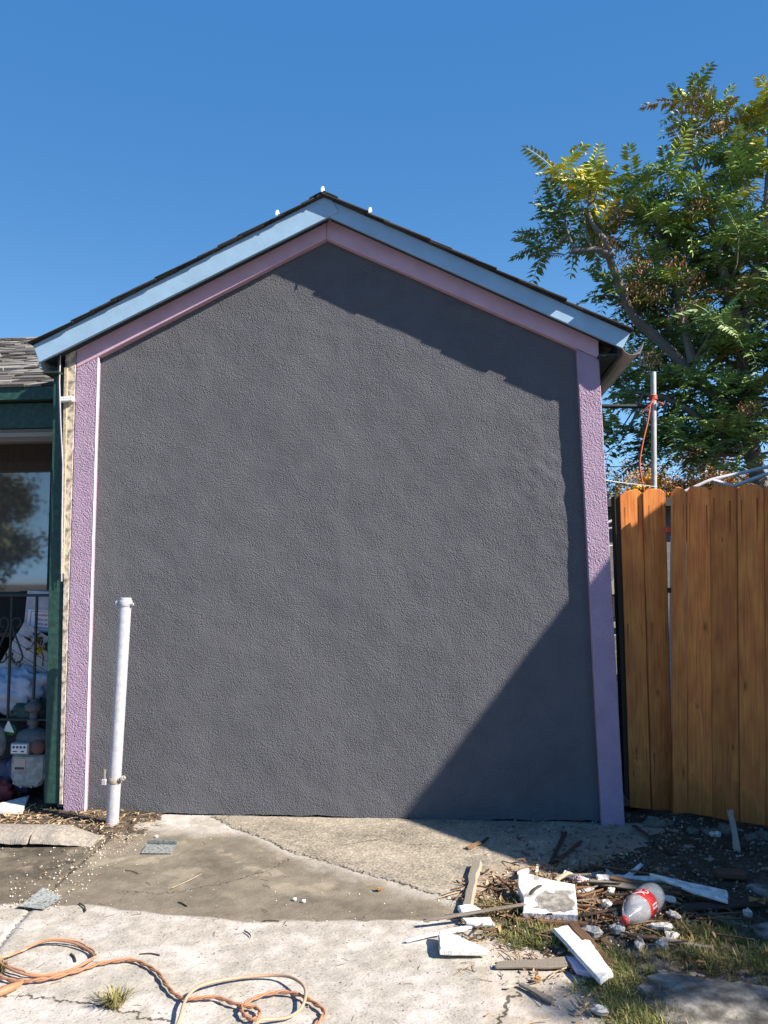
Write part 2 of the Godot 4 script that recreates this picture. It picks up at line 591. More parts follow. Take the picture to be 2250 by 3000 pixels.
func drive_textures() -> Array:
	var w := 1408
	var hh := 870
	var A := noise(0.006, 101, FastNoiseLite.TYPE_SIMPLEX_SMOOTH, 4).get_image(w, hh, false, false, true).get_data()
	var B := noise(0.035, 102, FastNoiseLite.TYPE_SIMPLEX_SMOOTH, 4).get_image(w, hh, false, false, true).get_data()
	var Cn := noise(0.22, 103, FastNoiseLite.TYPE_SIMPLEX_SMOOTH, 3).get_image(w, hh, false, false, true).get_data()
	var D := noise(0.13, 104, FastNoiseLite.TYPE_CELLULAR, 1).get_image(w, hh, false, false, true).get_data()
	var E := noise(0.013, 105, FastNoiseLite.TYPE_SIMPLEX_SMOOTH, 5).get_image(w, hh, false, false, true).get_data()
	var out := PackedByteArray()
	out.resize(w * hh * 3)
	var rel := PackedByteArray()
	rel.resize(w * hh)
	var wet_near := [Vector2(-3.0, 1.20), Vector2(-2.2, 1.24), Vector2(-1.881, 1.260), Vector2(-1.685, 1.262), Vector2(-1.462, 1.232), Vector2(-1.295, 1.291), Vector2(-1.050, 1.313), Vector2(-0.848, 1.339), Vector2(-0.608, 1.340), Vector2(-0.224, 1.30), Vector2(-0.13, 1.282), Vector2(0.053, 1.27), Vector2(0.085, 1.136)]
	var wet_far := [Vector2(-1.78, 0.30), Vector2(-1.731, 0.238), Vector2(-1.258, 0.308), Vector2(-1.063, 0.315), Vector2(-0.896, 0.488), Vector2(-0.773, 0.616), Vector2(-0.557, 0.728), Vector2(-0.249, 0.964), Vector2(0.085, 1.13)]
	for i in w:
		var x := lerpf(DX0, DX1, float(i) / (w - 1))
		var zn := lerp_pts(wet_near, x)
		var zf := lerp_pts(wet_far, x)
		var zc := lerp_pts(crack, x) if x < 0.1 else 99.0
		if x < -1.36:
			zc = 0.0
		for j in hh:
			var k := j * w + i
			var z := lerpf(DZ0, DZ1, float(j) / (hh - 1))
			var a := A[k] / 255.0
			var b := B[k] / 255.0
			var c := Cn[k] / 255.0
			var d := D[k] / 255.0
			var e := E[k] / 255.0
			# dry slab: pale, with chalky patches and dark pits
			var pale := smoothstep(0.42, 0.72, e) * 0.6 + 0.2 * a
			var r := 0.345 + 0.15 * pale + (b - 0.5) * 0.13 + (c - 0.5) * 0.16
			var g := r * 0.935
			var bl := r * (0.825 + 0.085 * pale)
			var h := 0.5 + (c - 0.5) * 0.5 + (b - 0.5) * 0.3
			if c > 0.66 and b < 0.60:                           # pits
				var pit := smoothstep(0.66, 0.76, c) * 0.6
				r *= 1.0 - pit
				g *= 1.0 - pit
				bl *= 1.0 - pit
				h -= 0.3 * pit
			# washed stones between the crack and the wall
			var stones := smoothstep(-0.02, 0.02, zc - z + (b - 0.5) * 0.03) if x > -1.36 else 0.0
			if zc > 50.0:
				stones = 1.0 - smoothstep(0.9, 1.1, z)
			if stones > 0.0:
				var q := 0.262 + 0.07 * smoothstep(0.35, 0.75, d) + (c - 0.5) * 0.34 + (a - 0.5) * 0.16 + (b - 0.5) * 0.12
				r = lerpf(r, q, stones)
				g = lerpf(g, q * 0.89, stones)
				bl = lerpf(bl, q * 0.73, stones)
				h = lerpf(h, d * 0.5 + c * 0.5, stones)
			# the damp stain
			var wob := (b - 0.5) * 0.05 + (e - 0.5) * 0.10
			var wet := smoothstep(-0.012, 0.012, zn - z + wob * 0.45) * smoothstep(-0.05, 0.10, z - zf + wob * 1.6)
			if x > 0.085:
				wet = 0.0
			if x < -1.78:
				wet = smoothstep(-0.012, 0.012, zn - z + wob * 0.6)
			if wet > 0.0:
				var dry_spots := smoothstep(0.60, 0.78, e) * 0.35 * smoothstep(0.05, 0.5, zn - z)
				var q := 0.165 + (a - 0.5) * 0.10 + (b - 0.5) * 0.07 + (c - 0.5) * 0.045 + dry_spots * 0.22
				if x < -1.76:
					q -= 0.052
				r = lerpf(r, q, wet)
				g = lerpf(g, q * 0.875, wet)
				bl = lerpf(bl, q * 0.69, wet)
			# soil stains near the dirt at the right
			if x > 0.1:
				var ed := lerp_pts(dirt_edge, z) - x
				var soil := (1.0 - smoothstep(0.0, 0.55, ed + (e - 0.5) * 0.5)) * 0.75 * (1.0 - 0.75 * smoothstep(1.3, 1.6, z))
				r = lerpf(r, 0.31, soil)
				g = lerpf(g, 0.25, soil)
				bl = lerpf(bl, 0.19, soil)
				if z > 1.4:
					g *= 0.965
					bl *= 0.93
			var col := Color(clampf(r, 0.02, 0.8), clampf(g, 0.02, 0.8), clampf(bl, 0.02, 0.8)).linear_to_srgb()
			out[k * 3] = int(col.r * 255.0)
			out[k * 3 + 1] = int(col.g * 255.0)
			out[k * 3 + 2] = int(col.b * 255.0)
			rel[k] = int(clampf(h, 0.0, 1.0) * 255.0)
	# hairline cracks
	var hit := {}
	var lines := [
		[crack, 1.5],
		[joint, 1.2],
		[[Vector2(0.232, 1.809), Vector2(0.175, 1.881), Vector2(0.155, 1.972), Vector2(0.13, 2.05), Vector2(0.10, 2.2)], 2.0],
		[[Vector2(-1.47, 1.95), Vector2(-1.30, 1.955), Vector2(-1.12, 1.985), Vector2(-1.0, 2.02), Vector2(-0.94, 2.05), Vector2(-0.86, 2.045)], 1.6],
		[[Vector2(-1.42, 1.09), Vector2(-1.24, 1.10), Vector2(-1.10, 1.02), Vector2(-0.97, 0.95), Vector2(-0.84, 0.80), Vector2(-0.77, 0.66)], 1.1],
		[[Vector2(-0.40, 0.30), Vector2(-0.2, 0.42), Vector2(0.05, 0.46)], 1.0]]
	for l in lines:
		var pts: Array = l[0]
		for s in pts.size() - 1:
			var p: Vector2 = pts[s]
			var q: Vector2 = pts[s + 1]
			var steps := int(p.distance_to(q) / 0.002)
			for t in steps:
				var o: Vector2 = p.lerp(q, float(t) / steps)
				o += Vector2(edge_noise.get_noise_2d(o.x * 4.0, o.y * 4.0), edge_noise.get_noise_2d(o.y * 4.0 + 9.0, o.x * 4.0)) * 0.022
				var wd: float = l[1] * (0.5 + 0.7 * absf(grit_noise.get_noise_2d(o.x, o.y)))
				var ci := int((o.x - DX0) / (DX1 - DX0) * (w - 1))
				var cj := int((o.y - DZ0) / (DZ1 - DZ0) * (hh - 1))
				for dj in range(-2, 3):
					for di in range(-2, 3):
						if di * di + dj * dj <= wd * wd and ci + di >= 0 and ci + di < w and cj + dj >= 0 and cj + dj < hh:
							var k := (cj + dj) * w + ci + di
							if hit.has(k):
								continue
							hit[k] = true
							out[k * 3] = int(out[k * 3] * 0.5)
							out[k * 3 + 1] = int(out[k * 3 + 1] * 0.48)
							out[k * 3 + 2] = int(out[k * 3 + 2] * 0.46)
							rel[k] = 0
	return [ImageTexture.create_from_image(Image.create_from_data(w, hh, false, Image.FORMAT_RGB8, out)), ImageTexture.create_from_image(Image.create_from_data(w, hh, false, Image.FORMAT_L8, rel))]

func dirt_height(x: float, z: float) -> float:
	var e := x - lerp_pts(dirt_edge, z) + edge_noise.get_noise_2d(x * 1.5, z * 1.5) * 0.09
	var up := smoothstep(-0.05, 0.12, e)
	return -0.022 + up * (0.030 + lump_noise.get_noise_2d(x * 2.0, z * 2.0) * 0.016) + grit_noise.get_noise_2d(x, z) * 0.006 * up

func dirt_color(x: float, z: float) -> Color:
	var n := lump_noise.get_noise_2d(x * 1.7 + 5.0, z * 1.7)
	var g := grit_noise.get_noise_2d(x * 1.5 + 3.0, z * 1.5)
	var base := Color(0.16, 0.125, 0.095)
	# pale crumbled rubble beside the slab
	var rub := smoothstep(0.0, 0.3, n + 0.30 - (Vector2(x, z) - Vector2(0.72, 1.60)).length() * 0.85)
	base = base.lerp(Color(0.30, 0.265, 0.225), rub)
	return base * (0.85 + n * 0.5 + g * 0.45)

func make_ground() -> void:
	var g := PlaneMesh.new()
	g.size = Vector2(700, 700)
	var gm := weather(mat(0.17, 0.145, 0.115, 1.0, 0.0, 0.2), M.mott, 3.0)
	struct("ground", g, gm).position.y = -0.06
	var dt := drive_textures()
	var dm := mat(1, 1, 1, 0.92, 0.0, 0.3)
	dm.albedo_texture = dt[0]
	dm.heightmap_enabled = true
	dm.heightmap_texture = dt[1]
	dm.heightmap_scale = 0.28
	M.drive = dm
	struct("driveway", field(DX0, DX1, DZ0, DZ1, 0.009, drive_height), dm)
	struct("driveway_apron", span(Vector3(-3.0, -0.05, 2.7), Vector3(0.6, -0.002, 14.0)), M.concrete)
	struct("road", span(Vector3(-60, -0.055, 14.0), Vector3(60, -0.02, 22.0)), weather(mat(0.055, 0.055, 0.058, 0.95), M.mott, 1.0))
	var yd := vmat(1.0, 0.15)
	weather(yd, M.mott, 0.25, M.fine, 0.5)
	struct("dirt_yard", field(0.0, 2.6, -0.32, 2.9, 0.010, dirt_height, dirt_color), yd)
	struct("back_yard", field(0.95, 8.0, -9.0, -0.32, 0.06, func(x, z): return lump_noise.get_noise_2d(x, z) * 0.03 + 0.002, func(x, z): return Color(0.24, 0.205, 0.165) * (1.0 + lump_noise.get_noise_2d(x * 2.0, z * 2.0) * 0.6)), yd)
	# soil strip with the kerb stones in front of the porch
	struct("soil_strip", field(-3.6, -1.45, -1.0, 0.42, 0.012,
		func(x, z): return -0.02 + 0.045 * smoothstep(-1.50, -1.85, x + edge_noise.get_noise_2d(x, z) * 0.12) * smoothstep(0.42, 0.30, z + edge_noise.get_noise_2d(z, x) * 0.05) + grit_noise.get_noise_2d(x, z) * 0.008,
		func(x, z): return Color(0.155, 0.125, 0.10) * (0.9 + lump_noise.get_noise_2d(x * 2.0, z * 2.0) * 0.6 + grit_noise.get_noise_2d(x * 2.0, z * 2.0) * 0.5)), yd)
	# kerb: three worn stones lying in a row
	var kb := thing("kerb", "worn pale concrete kerb stones cracked into pieces before the porch", "kerb", Vector3(-2.3, 0, 0.46))
	var xs := [-0.85, -0.45, 0.165, 0.49]
	for i in 3:
		var st := begin()
		var a: float = xs[i]
		var b: float = xs[i + 1] - 0.012
		var prof := []
		for k in 9:
			var an := PI * k / 8.0
			prof.append(Vector2(cos(an) * 0.115, 0.012 + sin(an) * 0.052))
		st.set_smooth_group(0)
		var n := 14
		var rows := []
		for s in n + 1:
			var x := lerpf(a, b, float(s) / n)
			var row := []
			for p in prof:
				var shrink := 1.0 - (0.55 * smoothstep(0.25, 0.49, x) if i == 2 else 0.0)
				var w := grit_noise.get_noise_2d(x * 1.5, p.x * 3.0) * 0.008
				row.append(Vector3(x + (edge_noise.get_noise_2d(p.x * 9.0, i) * 0.012 if s == 0 or s == n else 0.0), -0.02 + (p.y + 0.025) * shrink + w, p.x * lerpf(1.0, shrink, 0.6) + w + 0.07 * (x - a) * 0.3))
			rows.append(row)
		for s in n:
			for k in prof.size() - 1:
				quad(st, rows[s][k + 1], rows[s][k], rows[s + 1][k], rows[s + 1][k + 1])
		st.set_smooth_group(-1)
		for k in range(1, prof.size() - 1):
			tri(st, rows[0][0], rows[0][k + 1], rows[0][k])
			tri(st, rows[n][0], rows[n][k], rows[n][k + 1])
		put("kerb_stone", done(st), M.concrete, kb)
	# broken paving slabs in the dirt at the right
	var slabs := [
		[[Vector2(0.61, 1.80), Vector2(0.66, 1.715), Vector2(0.72, 1.69), Vector2(0.86, 1.735), Vector2(1.0, 1.76), Vector2(1.5, 1.83), Vector2(1.5, 2.7), Vector2(1.0, 2.75), Vector2(0.72, 2.4), Vector2(0.66, 2.1), Vector2(0.63, 1.95)], 0.028],
		[[Vector2(1.28, 0.92), Vector2(1.45, 0.86), Vector2(1.9, 0.95), Vector2(1.8, 1.16), Vector2(1.36, 1.13)], 0.03],
		[[Vector2(1.14, 1.33), Vector2(1.22, 1.28), Vector2(1.6, 1.30), Vector2(1.6, 1.52), Vector2(1.18, 1.48)], 0.03]]
	for s in slabs:
		var fine_poly := PackedVector2Array()
		var src: Array = s[0]
		for i in src.size():
			for k in 5:
				var p: Vector2 = src[i].lerp(src[(i + 1) % src.size()], k / 5.0)
				fine_poly.append(Vector2(p.x + edge_noise.get_noise_2d(p.x * 3.0, p.y * 3.0) * 0.025, -(p.y + edge_noise.get_noise_2d(p.y * 3.0, p.x * 3.0) * 0.025)))
		var st := begin()
		prism(st, fine_poly, 0.05, Transform3D(Basis(Vector3.RIGHT, -PI / 2), Vector3(0, s[1] - 0.05, 0)), 0.006)
		struct("paving_slab", done(st), M.paver)

# ---------------------------------------------------------------- the gable house
func roof_under(x: float) -> float:   # lower edge of the raking trim
	return 2.711 + (x + 2.094) * 0.4897 if x < -0.689 else 3.399 - (x + 0.689) * 0.492

func make_house() -> void:
	var h := thing("gable_house", "gabled house with dark grey stucco end wall framed in lilac trim", "house", Vector3.ZERO)
	# the stucco face: a grid with the slow waves of hand trowelling
	var wave := noise(1.1, 201, FastNoiseLite.TYPE_SIMPLEX_SMOOTH, 3)
	var knob := noise(9.0, 202, FastNoiseLite.TYPE_SIMPLEX_SMOOTH, 3)
	var nx := 190
	var ny := 200
	var v := PackedVector3Array()
	var nn := PackedVector3Array()
	var ix := PackedInt32Array()
	for j in ny + 1:
		for i in nx + 1:
			var x := lerpf(-2.16, 0.90, float(i) / nx)
			var y := lerpf(0.008 + edge_noise.get_noise_2d(x * 0.6, 4.0) * 0.016, roof_under(x) + 0.08, float(j) / ny)
			var patch := exp(-pow((x - 0.62) / 0.20, 2.0) - pow((y - 1.95) / 0.42, 2.0))
			v.append(Vector3(x, y, wave.get_noise_2d(x, y) * 0.008 + knob.get_noise_2d(x, y) * (0.0013 + 0.0034 * patch)))
	for j in ny + 1:
		for i in nx + 1:
			var w := nx + 1
			var du: Vector3 = v[j * w + min(i + 1, nx)] - v[j * w + max(i - 1, 0)]
			var dv: Vector3 = v[min(j + 1, ny) * w + i] - v[max(j - 1, 0) * w + i]
			nn.append(du.cross(dv).normalized())
			if i < nx and j < ny:
				var k := j * w + i
				ix.append_array([k, k + w, k + 1, k + 1, k + w, k + w + 1])
	var arr := []
	arr.resize(Mesh.ARRAY_MAX)
	arr[Mesh.ARRAY_VERTEX] = v
	arr[Mesh.ARRAY_NORMAL] = nn
	arr[Mesh.ARRAY_INDEX] = ix
	var wm := ArrayMesh.new()
	wm.add_surface_from_arrays(Mesh.PRIMITIVE_TRIANGLES, arr)
	var wall := put("wall", wm, M.grey, h)
	wall.set_meta("label", "dark grey textured stucco face of the gable end")
	put("wall_core", prismm([Vector2(-2.2, -0.05), Vector2(0.87, -0.05), Vector2(0.87, 2.66), Vector2(-0.689, 3.46), Vector2(-2.2, 2.72)], 0.12, at(0, 0, -0.155)), M.dark_wood, h)
	# lilac trim, each band a piece of its own
	put("corner_trim", prismm([Vector2(-2.227, -0.03), Vector2(-2.100, -0.03), Vector2(-2.094, 2.709), Vector2(-2.227, 2.643)], 0.063, at(0, 0, -0.02), 0.003), M.purple, h)
	put("corner_trim", prismm([Vector2(0.841, -0.03), Vector2(0.964, -0.03), Vector2(0.900, 2.614), Vector2(0.774, 2.676)], 0.063, at(0, 0, -0.02), 0.003), M.purple, h)
	put("rake_trim", prismm([Vector2(-2.227, 2.646), Vector2(-0.690, 3.399), Vector2(-0.690, 3.56), Vector2(-2.227, 2.81)], 0.063, at(0, 0, -0.02), 0.003), M.purple_smooth, h)
	put("rake_trim", prismm([Vector2(-0.688, 3.399), Vector2(0.900, 2.617), Vector2(0.900, 2.77), Vector2(-0.688, 3.56)], 0.063, at(0, 0, -0.02), 0.003), M.purple_smooth, h)
	put("sun_glare_strip", prismm([Vector2(-2.0995, -0.01), Vector2(-2.0955, -0.01), Vector2(-2.0895, 2.706), Vector2(-2.0935, 2.708)], 0.016, at(0, 0, 0.0285), 0.0), M.white, h)  # white strip painted in for sun glare on the trim's inner side
	# barge boards
	put("barge_board", prismm([Vector2(-2.411, 2.658), Vector2(-0.602, 3.516), Vector2(-0.640, 3.585), Vector2(-0.690, 3.612), Vector2(-2.453, 2.765)], 0.022, at(0, 0, 0.116), 0.002), M.fascia, h)
	put("barge_board", prismm([Vector2(-0.690, 3.611), Vector2(-0.66, 3.49), Vector2(1.013, 2.646), Vector2(1.060, 2.733)], 0.020, at(0, 0, 0.112), 0.002), M.fascia, h)
	put("rake_soffit", prismm([Vector2(-2.40, 2.675), Vector2(-0.68, 3.502), Vector2(-0.68, 3.515), Vector2(-2.40, 2.69)], 0.098, at(0, 0, 0.01)), M.dark_green, h)
	put("rake_soffit", prismm([Vector2(-0.66, 3.505), Vector2(1.0, 2.67), Vector2(1.0, 2.685), Vector2(-0.66, 3.52)], 0.098, at(0, 0, 0.01)), M.dark_green, h)
	# side and back walls, eaves
	put("side_wall", span(Vector3(-2.30, -0.05, -6.0), Vector3(-2.215, 2.70, -0.03)), M.tan, h)
	put("side_wall", span(Vector3(0.80, -0.05, -6.0), Vector3(0.885, 2.70, -0.03)), M.dark_green, h)
	put("back_wall", prismm([Vector2(-2.21, -0.05), Vector2(0.79, -0.05), Vector2(0.79, 2.66), Vector2(-0.689, 3.45), Vector2(-2.21, 2.72)], 0.1, at(0, 0, -6.1)), M.grey, h)
	put("eave_soffit", span(Vector3(0.888, 2.612, -6.0), Vector3(0.988, 2.624, 0.108)), M.dark_green, h)
	put("eave_board", span(Vector3(0.99, 2.605, -6.0), Vector3(1.004, 2.70, 0.108)), M.dark_green, h)
	put("eave_soffit", span(Vector3(-2.405, 2.60, -0.6), Vector3(-2.305, 2.612, 0.108)), M.dark_green, h)
	put("eave_board", span(Vector3(-2.428, 2.63, -0.6), Vector3(-2.412, 2.76, 0.112)), M.galv, h)
	# roof: deck, then every shingle of the rake edge, the rest of the field joined
	var deck := put("roof", prismm([Vector2(-2.452, 2.766), Vector2(-0.690, 3.6135), Vector2(1.062, 2.733), Vector2(1.062, 2.740), Vector2(-0.690, 3.620), Vector2(-2.452, 2.773)], 6.19, at(0, 0, -6.04)), shingle_mat(0), h)
	var fieldst := begin()
	for side in 2:
		var eave := Vector3(-2.462, 2.764, 0) if side == 0 else Vector3(1.072, 2.732, 0)
		var apex := Vector3(-0.690, 3.614, 0)
		var dir := (apex - eave).normalized()
		var nrm := Vector3(-dir.y, dir.x, 0) if side == 0 else Vector3(dir.y, -dir.x, 0)
		var total := eave.distance_to(apex)
		var n := 14
		for i in n:
			var s0 := total * i / n
			var lenn: float = min(0.30, total - s0 + 0.02)
			var zz := 0.0
			for c in 21:
				var front := 0.0
				if c == 0:
					front = 0.138 + rng.randf_range(0.028, 0.042)
					if side == 1 and (i == 1 or i == 2):
						front = 0.152
					zz = front
				var wide := rng.randf_range(0.20, 0.34)
				var thick := rng.randf_range(0.006, 0.012)
				var up := dir.rotated(Vector3(0, 0, 1), -0.035 if side == 0 else 0.035)
				var un := Vector3(-up.y, up.x, 0) if side == 0 else Vector3(up.y, -up.x, 0)
				var drop := rng.randf_range(-0.012, 0.012)
				var centre := eave + dir * (s0 + drop) + up * lenn * 0.5 + un * (0.003 + thick * 0.5 + rng.randf_range(0.0, 0.003)) + Vector3(0, 0, zz - wide * 0.5)
				var b := Basis(up, un, up.cross(un))
				if c < 2:
					var o := put("shingle", boxm(Vector3(lenn, thick, wide - 0.004), 0.002), shingle_mat(rng.randi() % 3), deck)
					o.transform = Transform3D(b, centre)
				else:
					box(fieldst, Transform3D(b, centre), Vector3(lenn, thick, wide - 0.004))
				zz -= wide
				if zz < -6.0:
					break
	for i in 9:
		var z1 := 0.160 - i * 0.16
		var capst := begin()
		for side in [-1.0, 1.0]:
			var d := Vector3(side, -0.49, 0).normalized()
			box(capst, Transform3D(Basis(d, Vector3(0.49 * side, 1, 0).normalized(), d.cross(Vector3(0.49 * side, 1, 0).normalized())), Vector3(-0.690, 3.634, z1 - 0.11) + d * 0.047), Vector3(0.095, 0.007, 0.23))
		put("ridge_cap", done(capst), shingle_mat(i % 3), deck)
	put("shingle_field", done(fieldst), shingle_mat(1), deck).set_meta("kind", "stuff")
	# the gutter along the right eave
	var gst := begin()
	var ring := []
	for k in 15:
		var an := PI + PI * k / 14.0
		ring.append(Vector2(1.070 + cos(an) * 0.060, 2.672 + sin(an) * 0.066))
	ring.append(Vector2(1.136, 2.680))
	var outer := PackedVector2Array()
	for p in ring:
		outer.append(p)
	for k in range(ring.size() - 1, -1, -1):
		var p: Vector2 = ring[k]
		outer.append(p + (Vector2(1.070, 2.70) - p).normalized() * 0.0025)
	prism(gst, outer, 6.1, at(0, 0, -5.97))
	put("gutter", done(gst), M.gutter, h)
	# the bare edge at the left corner: green post, sheathing, lath, bowed flashing, foam block
	put("corner_post", prismm([Vector2(-2.350, 0.06), Vector2(-2.256, 0.06), Vector2(-2.300, 2.66), Vector2(-2.376, 2.66)], 0.092, at(0, 0, -0.06), 0.004), M.green, h)
	put("sheathing_edge", prismm([Vector2(-2.252, 0.06), Vector2(-2.2305, 0.06), Vector2(-2.2305, 2.77), Vector2(-2.300, 2.74), Vector2(-2.287, 2.2), Vector2(-2.268, 1.4)], 0.05, at(0, 0, -0.006), 0.003), M.sheath, h)
	put("lath", boxm(Vector3(0.022, 1.25, 0.012), 0.002, Transform3D(Basis(Vector3(0, 0, 1), 0.012), Vector3(-2.279, 2.02, 0.051))), M.lath, h)
	var fl := begin()
	var fp := [Vector3(-2.328, 2.745, 0.06), Vector3(-2.320, 2.55, 0.075), Vector3(-2.304, 2.30, 0.072), Vector3(-2.285, 2.05, 0.062), Vector3(-2.278, 1.7, 0.056), Vector3(-2.270, 1.35, 0.05)]
	for i in fp.size() - 1:
		bar(fl, fp[i], fp[i + 1], [0.024, 0.022, 0.018, 0.012, 0.006][i], 0.0025, Vector3(0.9, 0, 0.45), 0.0)
	put("flashing_strip", done(fl), weather(mat(0.14, 0.12, 0.16, 0.6), M.mott, 0.2), h)  # dark colour carries the shade on the strip's face
	var fe := begin()
	for i in fp.size() - 1:
		bar(fe, fp[i] + Vector3([0.012, 0.011, 0.009, 0.006, 0.003][i], 0, 0.008), fp[i + 1] + Vector3([0.011, 0.009, 0.006, 0.003, 0.0][i], 0, 0.008), 0.0045, 0.004, Vector3.RIGHT, 0.0)
	put("flashing_edge", done(fe), M.white_metal, h)
	put("flashing_end", boxm(Vector3(0.022, 0.05, 0.004), 0.001, Transform3D(Basis(Vector3(0, 0, 1), -0.1), Vector3(-2.334, 2.75, 0.082))), M.white_metal, h)
	put("foam_block", boxm(Vector3(0.085, 0.032, 0.04), 0.006, Transform3D(Basis(Vector3(0, 0, 1), 0.03), Vector3(-2.268, 2.445, 0.062))), M.foam, h)
	# clips for a string of lights
	for c in [[Vector3(-0.695, 3.640, 0.165), "small white light clip on the very peak of the dark shingled roof"], [Vector3(-0.965, 3.508, 0.165), "small white light clip on the shingles just left of the roof peak"], [Vector3(-0.415, 3.500, 0.165), "small white light clip on the shingles down the right roof slope"]]:
		var t := thing("light_clip", c[1], "clip", c[0], 0.0, "white light clips along the roof edge")
		var st := begin()
		bar(st, Vector3(0, -0.022, 0.02), Vector3(0, 0.004, 0.018), 0.012, 0.004, Vector3.RIGHT, 0.001)
		bar(st, Vector3(0, 0.004, 0.02), Vector3(0, 0.008, -0.02), 0.012, 0.004, Vector3.RIGHT, 0.001)
		put("hook", done(st), M.white, t)
		put("socket", tubem([Vector3(0.003, -0.006, 0.0), Vector3(0, 0.016, 0.004)], [0.011, 0.009], 8), M.white, t)

func shingle_mat(k: int) -> StandardMaterial3D:
	var key := "shingle_%d" % k
	if not M.has(key):
		var c: float = [0.055, 0.075, 0.10][k]
		M[key] = weather(mat(c, c * 0.95, c * 0.93, 0.95, 0.0, 0.2), M.mott, 0.09, M.fine, 0.15)
	return M[key]

# ---------------------------------------------------------------- the low wing at the left
func make_wing() -> void:
	var h := thing("house_wing", "low green wing with shingled roof, curtained window and dark porch", "house", Vector3(-2.4, 0, -0.25))
	var off := Vector3(2.4, 0, 0.25)
	var X0 := -7.5
	# roof deck from the eave at z -0.25 up to the ridge at z -3.5
	var r := begin()
	var e0 := Vector3(X0, 2.600, -0.25)
	var sl := Vector3(0, 1.39, -3.25).normalized()
	quad(r, e0 + off, Vector3(-2.3, 2.6, -0.25) + off, Vector3(-2.3, 3.99, -3.5) + off, Vector3(X0, 3.99, -3.5) + off)
	quad(r, Vector3(X0, 3.99, -3.5) + off, Vector3(-2.3, 3.99, -3.5) + off, Vector3(-2.3, 2.6, -6.75) + off, Vector3(X0, 2.6, -6.75) + off)
	var roof := put("roof", done(r), shingle_mat(1), h)
	var st := SurfaceTool.new()
	st.begin(Mesh.PRIMITIVE_TRIANGLES)
	st.set_smooth_group(-1)
	var un := Vector3(0, 3.25, 1.39).normalized()
	var n := 25
	var total := Vector2(1.39, 3.25).length()
	for i in n + 1:
		var x := -5.4 + rng.randf() * 0.2
		while x < -2.3:
			var w := rng.randf_range(0.10, 0.26)
			var s0: float = min(total * i / n, total - 0.02) + rng.randf_range(-0.016, 0.016)
			var dark := rng.randf()
			var c := 0.34 if dark > 0.55 else (0.20 if dark > 0.25 else 0.10)
			c *= rng.randf_range(0.85, 1.15)
			st.set_color(Color(c * 1.02, c * 0.96, c * 0.90))
			var th := rng.randf_range(0.008, 0.022)
			var up := sl.rotated(Vector3.RIGHT, -0.05)
			var uu := Vector3.RIGHT.cross(up) * -1.0
			if uu.y < 0:
				uu = -uu
			box(st, Transform3D(Basis(Vector3.RIGHT, uu, Vector3.RIGHT.cross(uu)), Vector3(x + w * 0.5, 2.600, -0.25) + off + sl * (s0 + 0.11) + un * (0.012 + th * 0.5)), Vector3(w - 0.004, th, 0.25))
			x += w
	st.generate_normals()
	put("shingle_field", st.commit(), M.shingle, roof).set_meta("kind", "stuff")
	put("fascia_board", span(Vector3(X0, 2.525, -0.265) + off, Vector3(-2.39, 2.612, -0.235) + off, 0.003), M.green, h)
	put("porch_beam", span(Vector3(X0, 2.352, -0.40) + off, Vector3(-2.36, 2.52, -0.30) + off, 0.004), M.green, h)
	put("header_board", span(Vector3(X0, 2.265, -0.40) + off, Vector3(-2.36, 2.350, -0.315) + off, 0.004), M.grey_wood, h)
	put("header_strip", span(Vector3(X0, 2.295, -0.314) + off, Vector3(-2.36, 2.325, -0.306) + off, 0.002), M.pale_wood, h)
	put("porch_ceiling", span(Vector3(X0, 2.526, -1.0) + off, Vector3(-2.31, 2.54, -0.266) + off), M.dark_green, h)
	# back wall of the porch round its window
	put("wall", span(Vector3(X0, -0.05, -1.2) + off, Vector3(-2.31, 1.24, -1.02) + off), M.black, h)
	put("wall", span(Vector3(-2.885, 1.242, -1.2) + off, Vector3(-2.31, 2.52, -1.02) + off), M.dark_green, h)
	put("wall", span(Vector3(X0, 1.242, -1.2) + off, Vector3(-4.6, 2.52, -1.02) + off), M.dark_green, h)
	var w2 := put("window", span(Vector3(-4.598, 1.242, -1.06) + off, Vector3(-2.887, 1.272, -0.99) + off, 0.003), M.dark_green, h)
	put("frame", span(Vector3(-2.92, 1.274, -1.06) + off, Vector3(-2.887, 2.52, -0.99) + off, 0.003), M.dark_green, w2)
	put("pane", span(Vector3(-4.596, 1.275, -1.024) + off, Vector3(-2.922, 2.52, -1.019) + off), M.glass, w2)
	# pleated curtain behind the pane
	var cs := begin()
	cs.set_smooth_group(0)
	var N := 160
	for i in N:
		var x0 := lerpf(-4.58, -2.93, float(i) / N)
		var x1 := lerpf(-4.58, -2.93, float(i + 1) / N)
		var z0 := -1.13 + sin(x0 * 70.0) * 0.016 + sin(x0 * 33.0) * 0.012
		var z1 := -1.13 + sin(x1 * 70.0) * 0.016 + sin(x1 * 33.0) * 0.012
		quad(cs, Vector3(x0, 1.28, z0) + off, Vector3(x1, 1.28, z1) + off, Vector3(x1, 2.515, z1) + off, Vector3(x0, 2.515, z0) + off)
	put("curtain", done(cs), mat(0.62, 0.60, 0.59, 0.95), w2)
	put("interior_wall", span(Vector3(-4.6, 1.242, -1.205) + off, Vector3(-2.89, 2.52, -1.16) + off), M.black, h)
	put("porch_floor", span(Vector3(X0, -0.05, -1.0) + off, Vector3(-2.31, 0.012, -0.45) + off), M.concrete, h)
	put("gable_wall", prismm([Vector2(6.7, -0.05), Vector2(1.25, -0.05), Vector2(1.25, 2.55), Vector2(3.5, 3.9), Vector2(6.7, 2.55)], 0.15, Transform3D(Basis(Vector3.UP, PI / 2), Vector3(X0, 0, 0) + off)), M.dark_green, h)
	put("back_wall", span(Vector3(X0, -0.05, -6.7) + off, Vector3(-2.31, 2.55, -6.5) + off), M.dark_green, h)

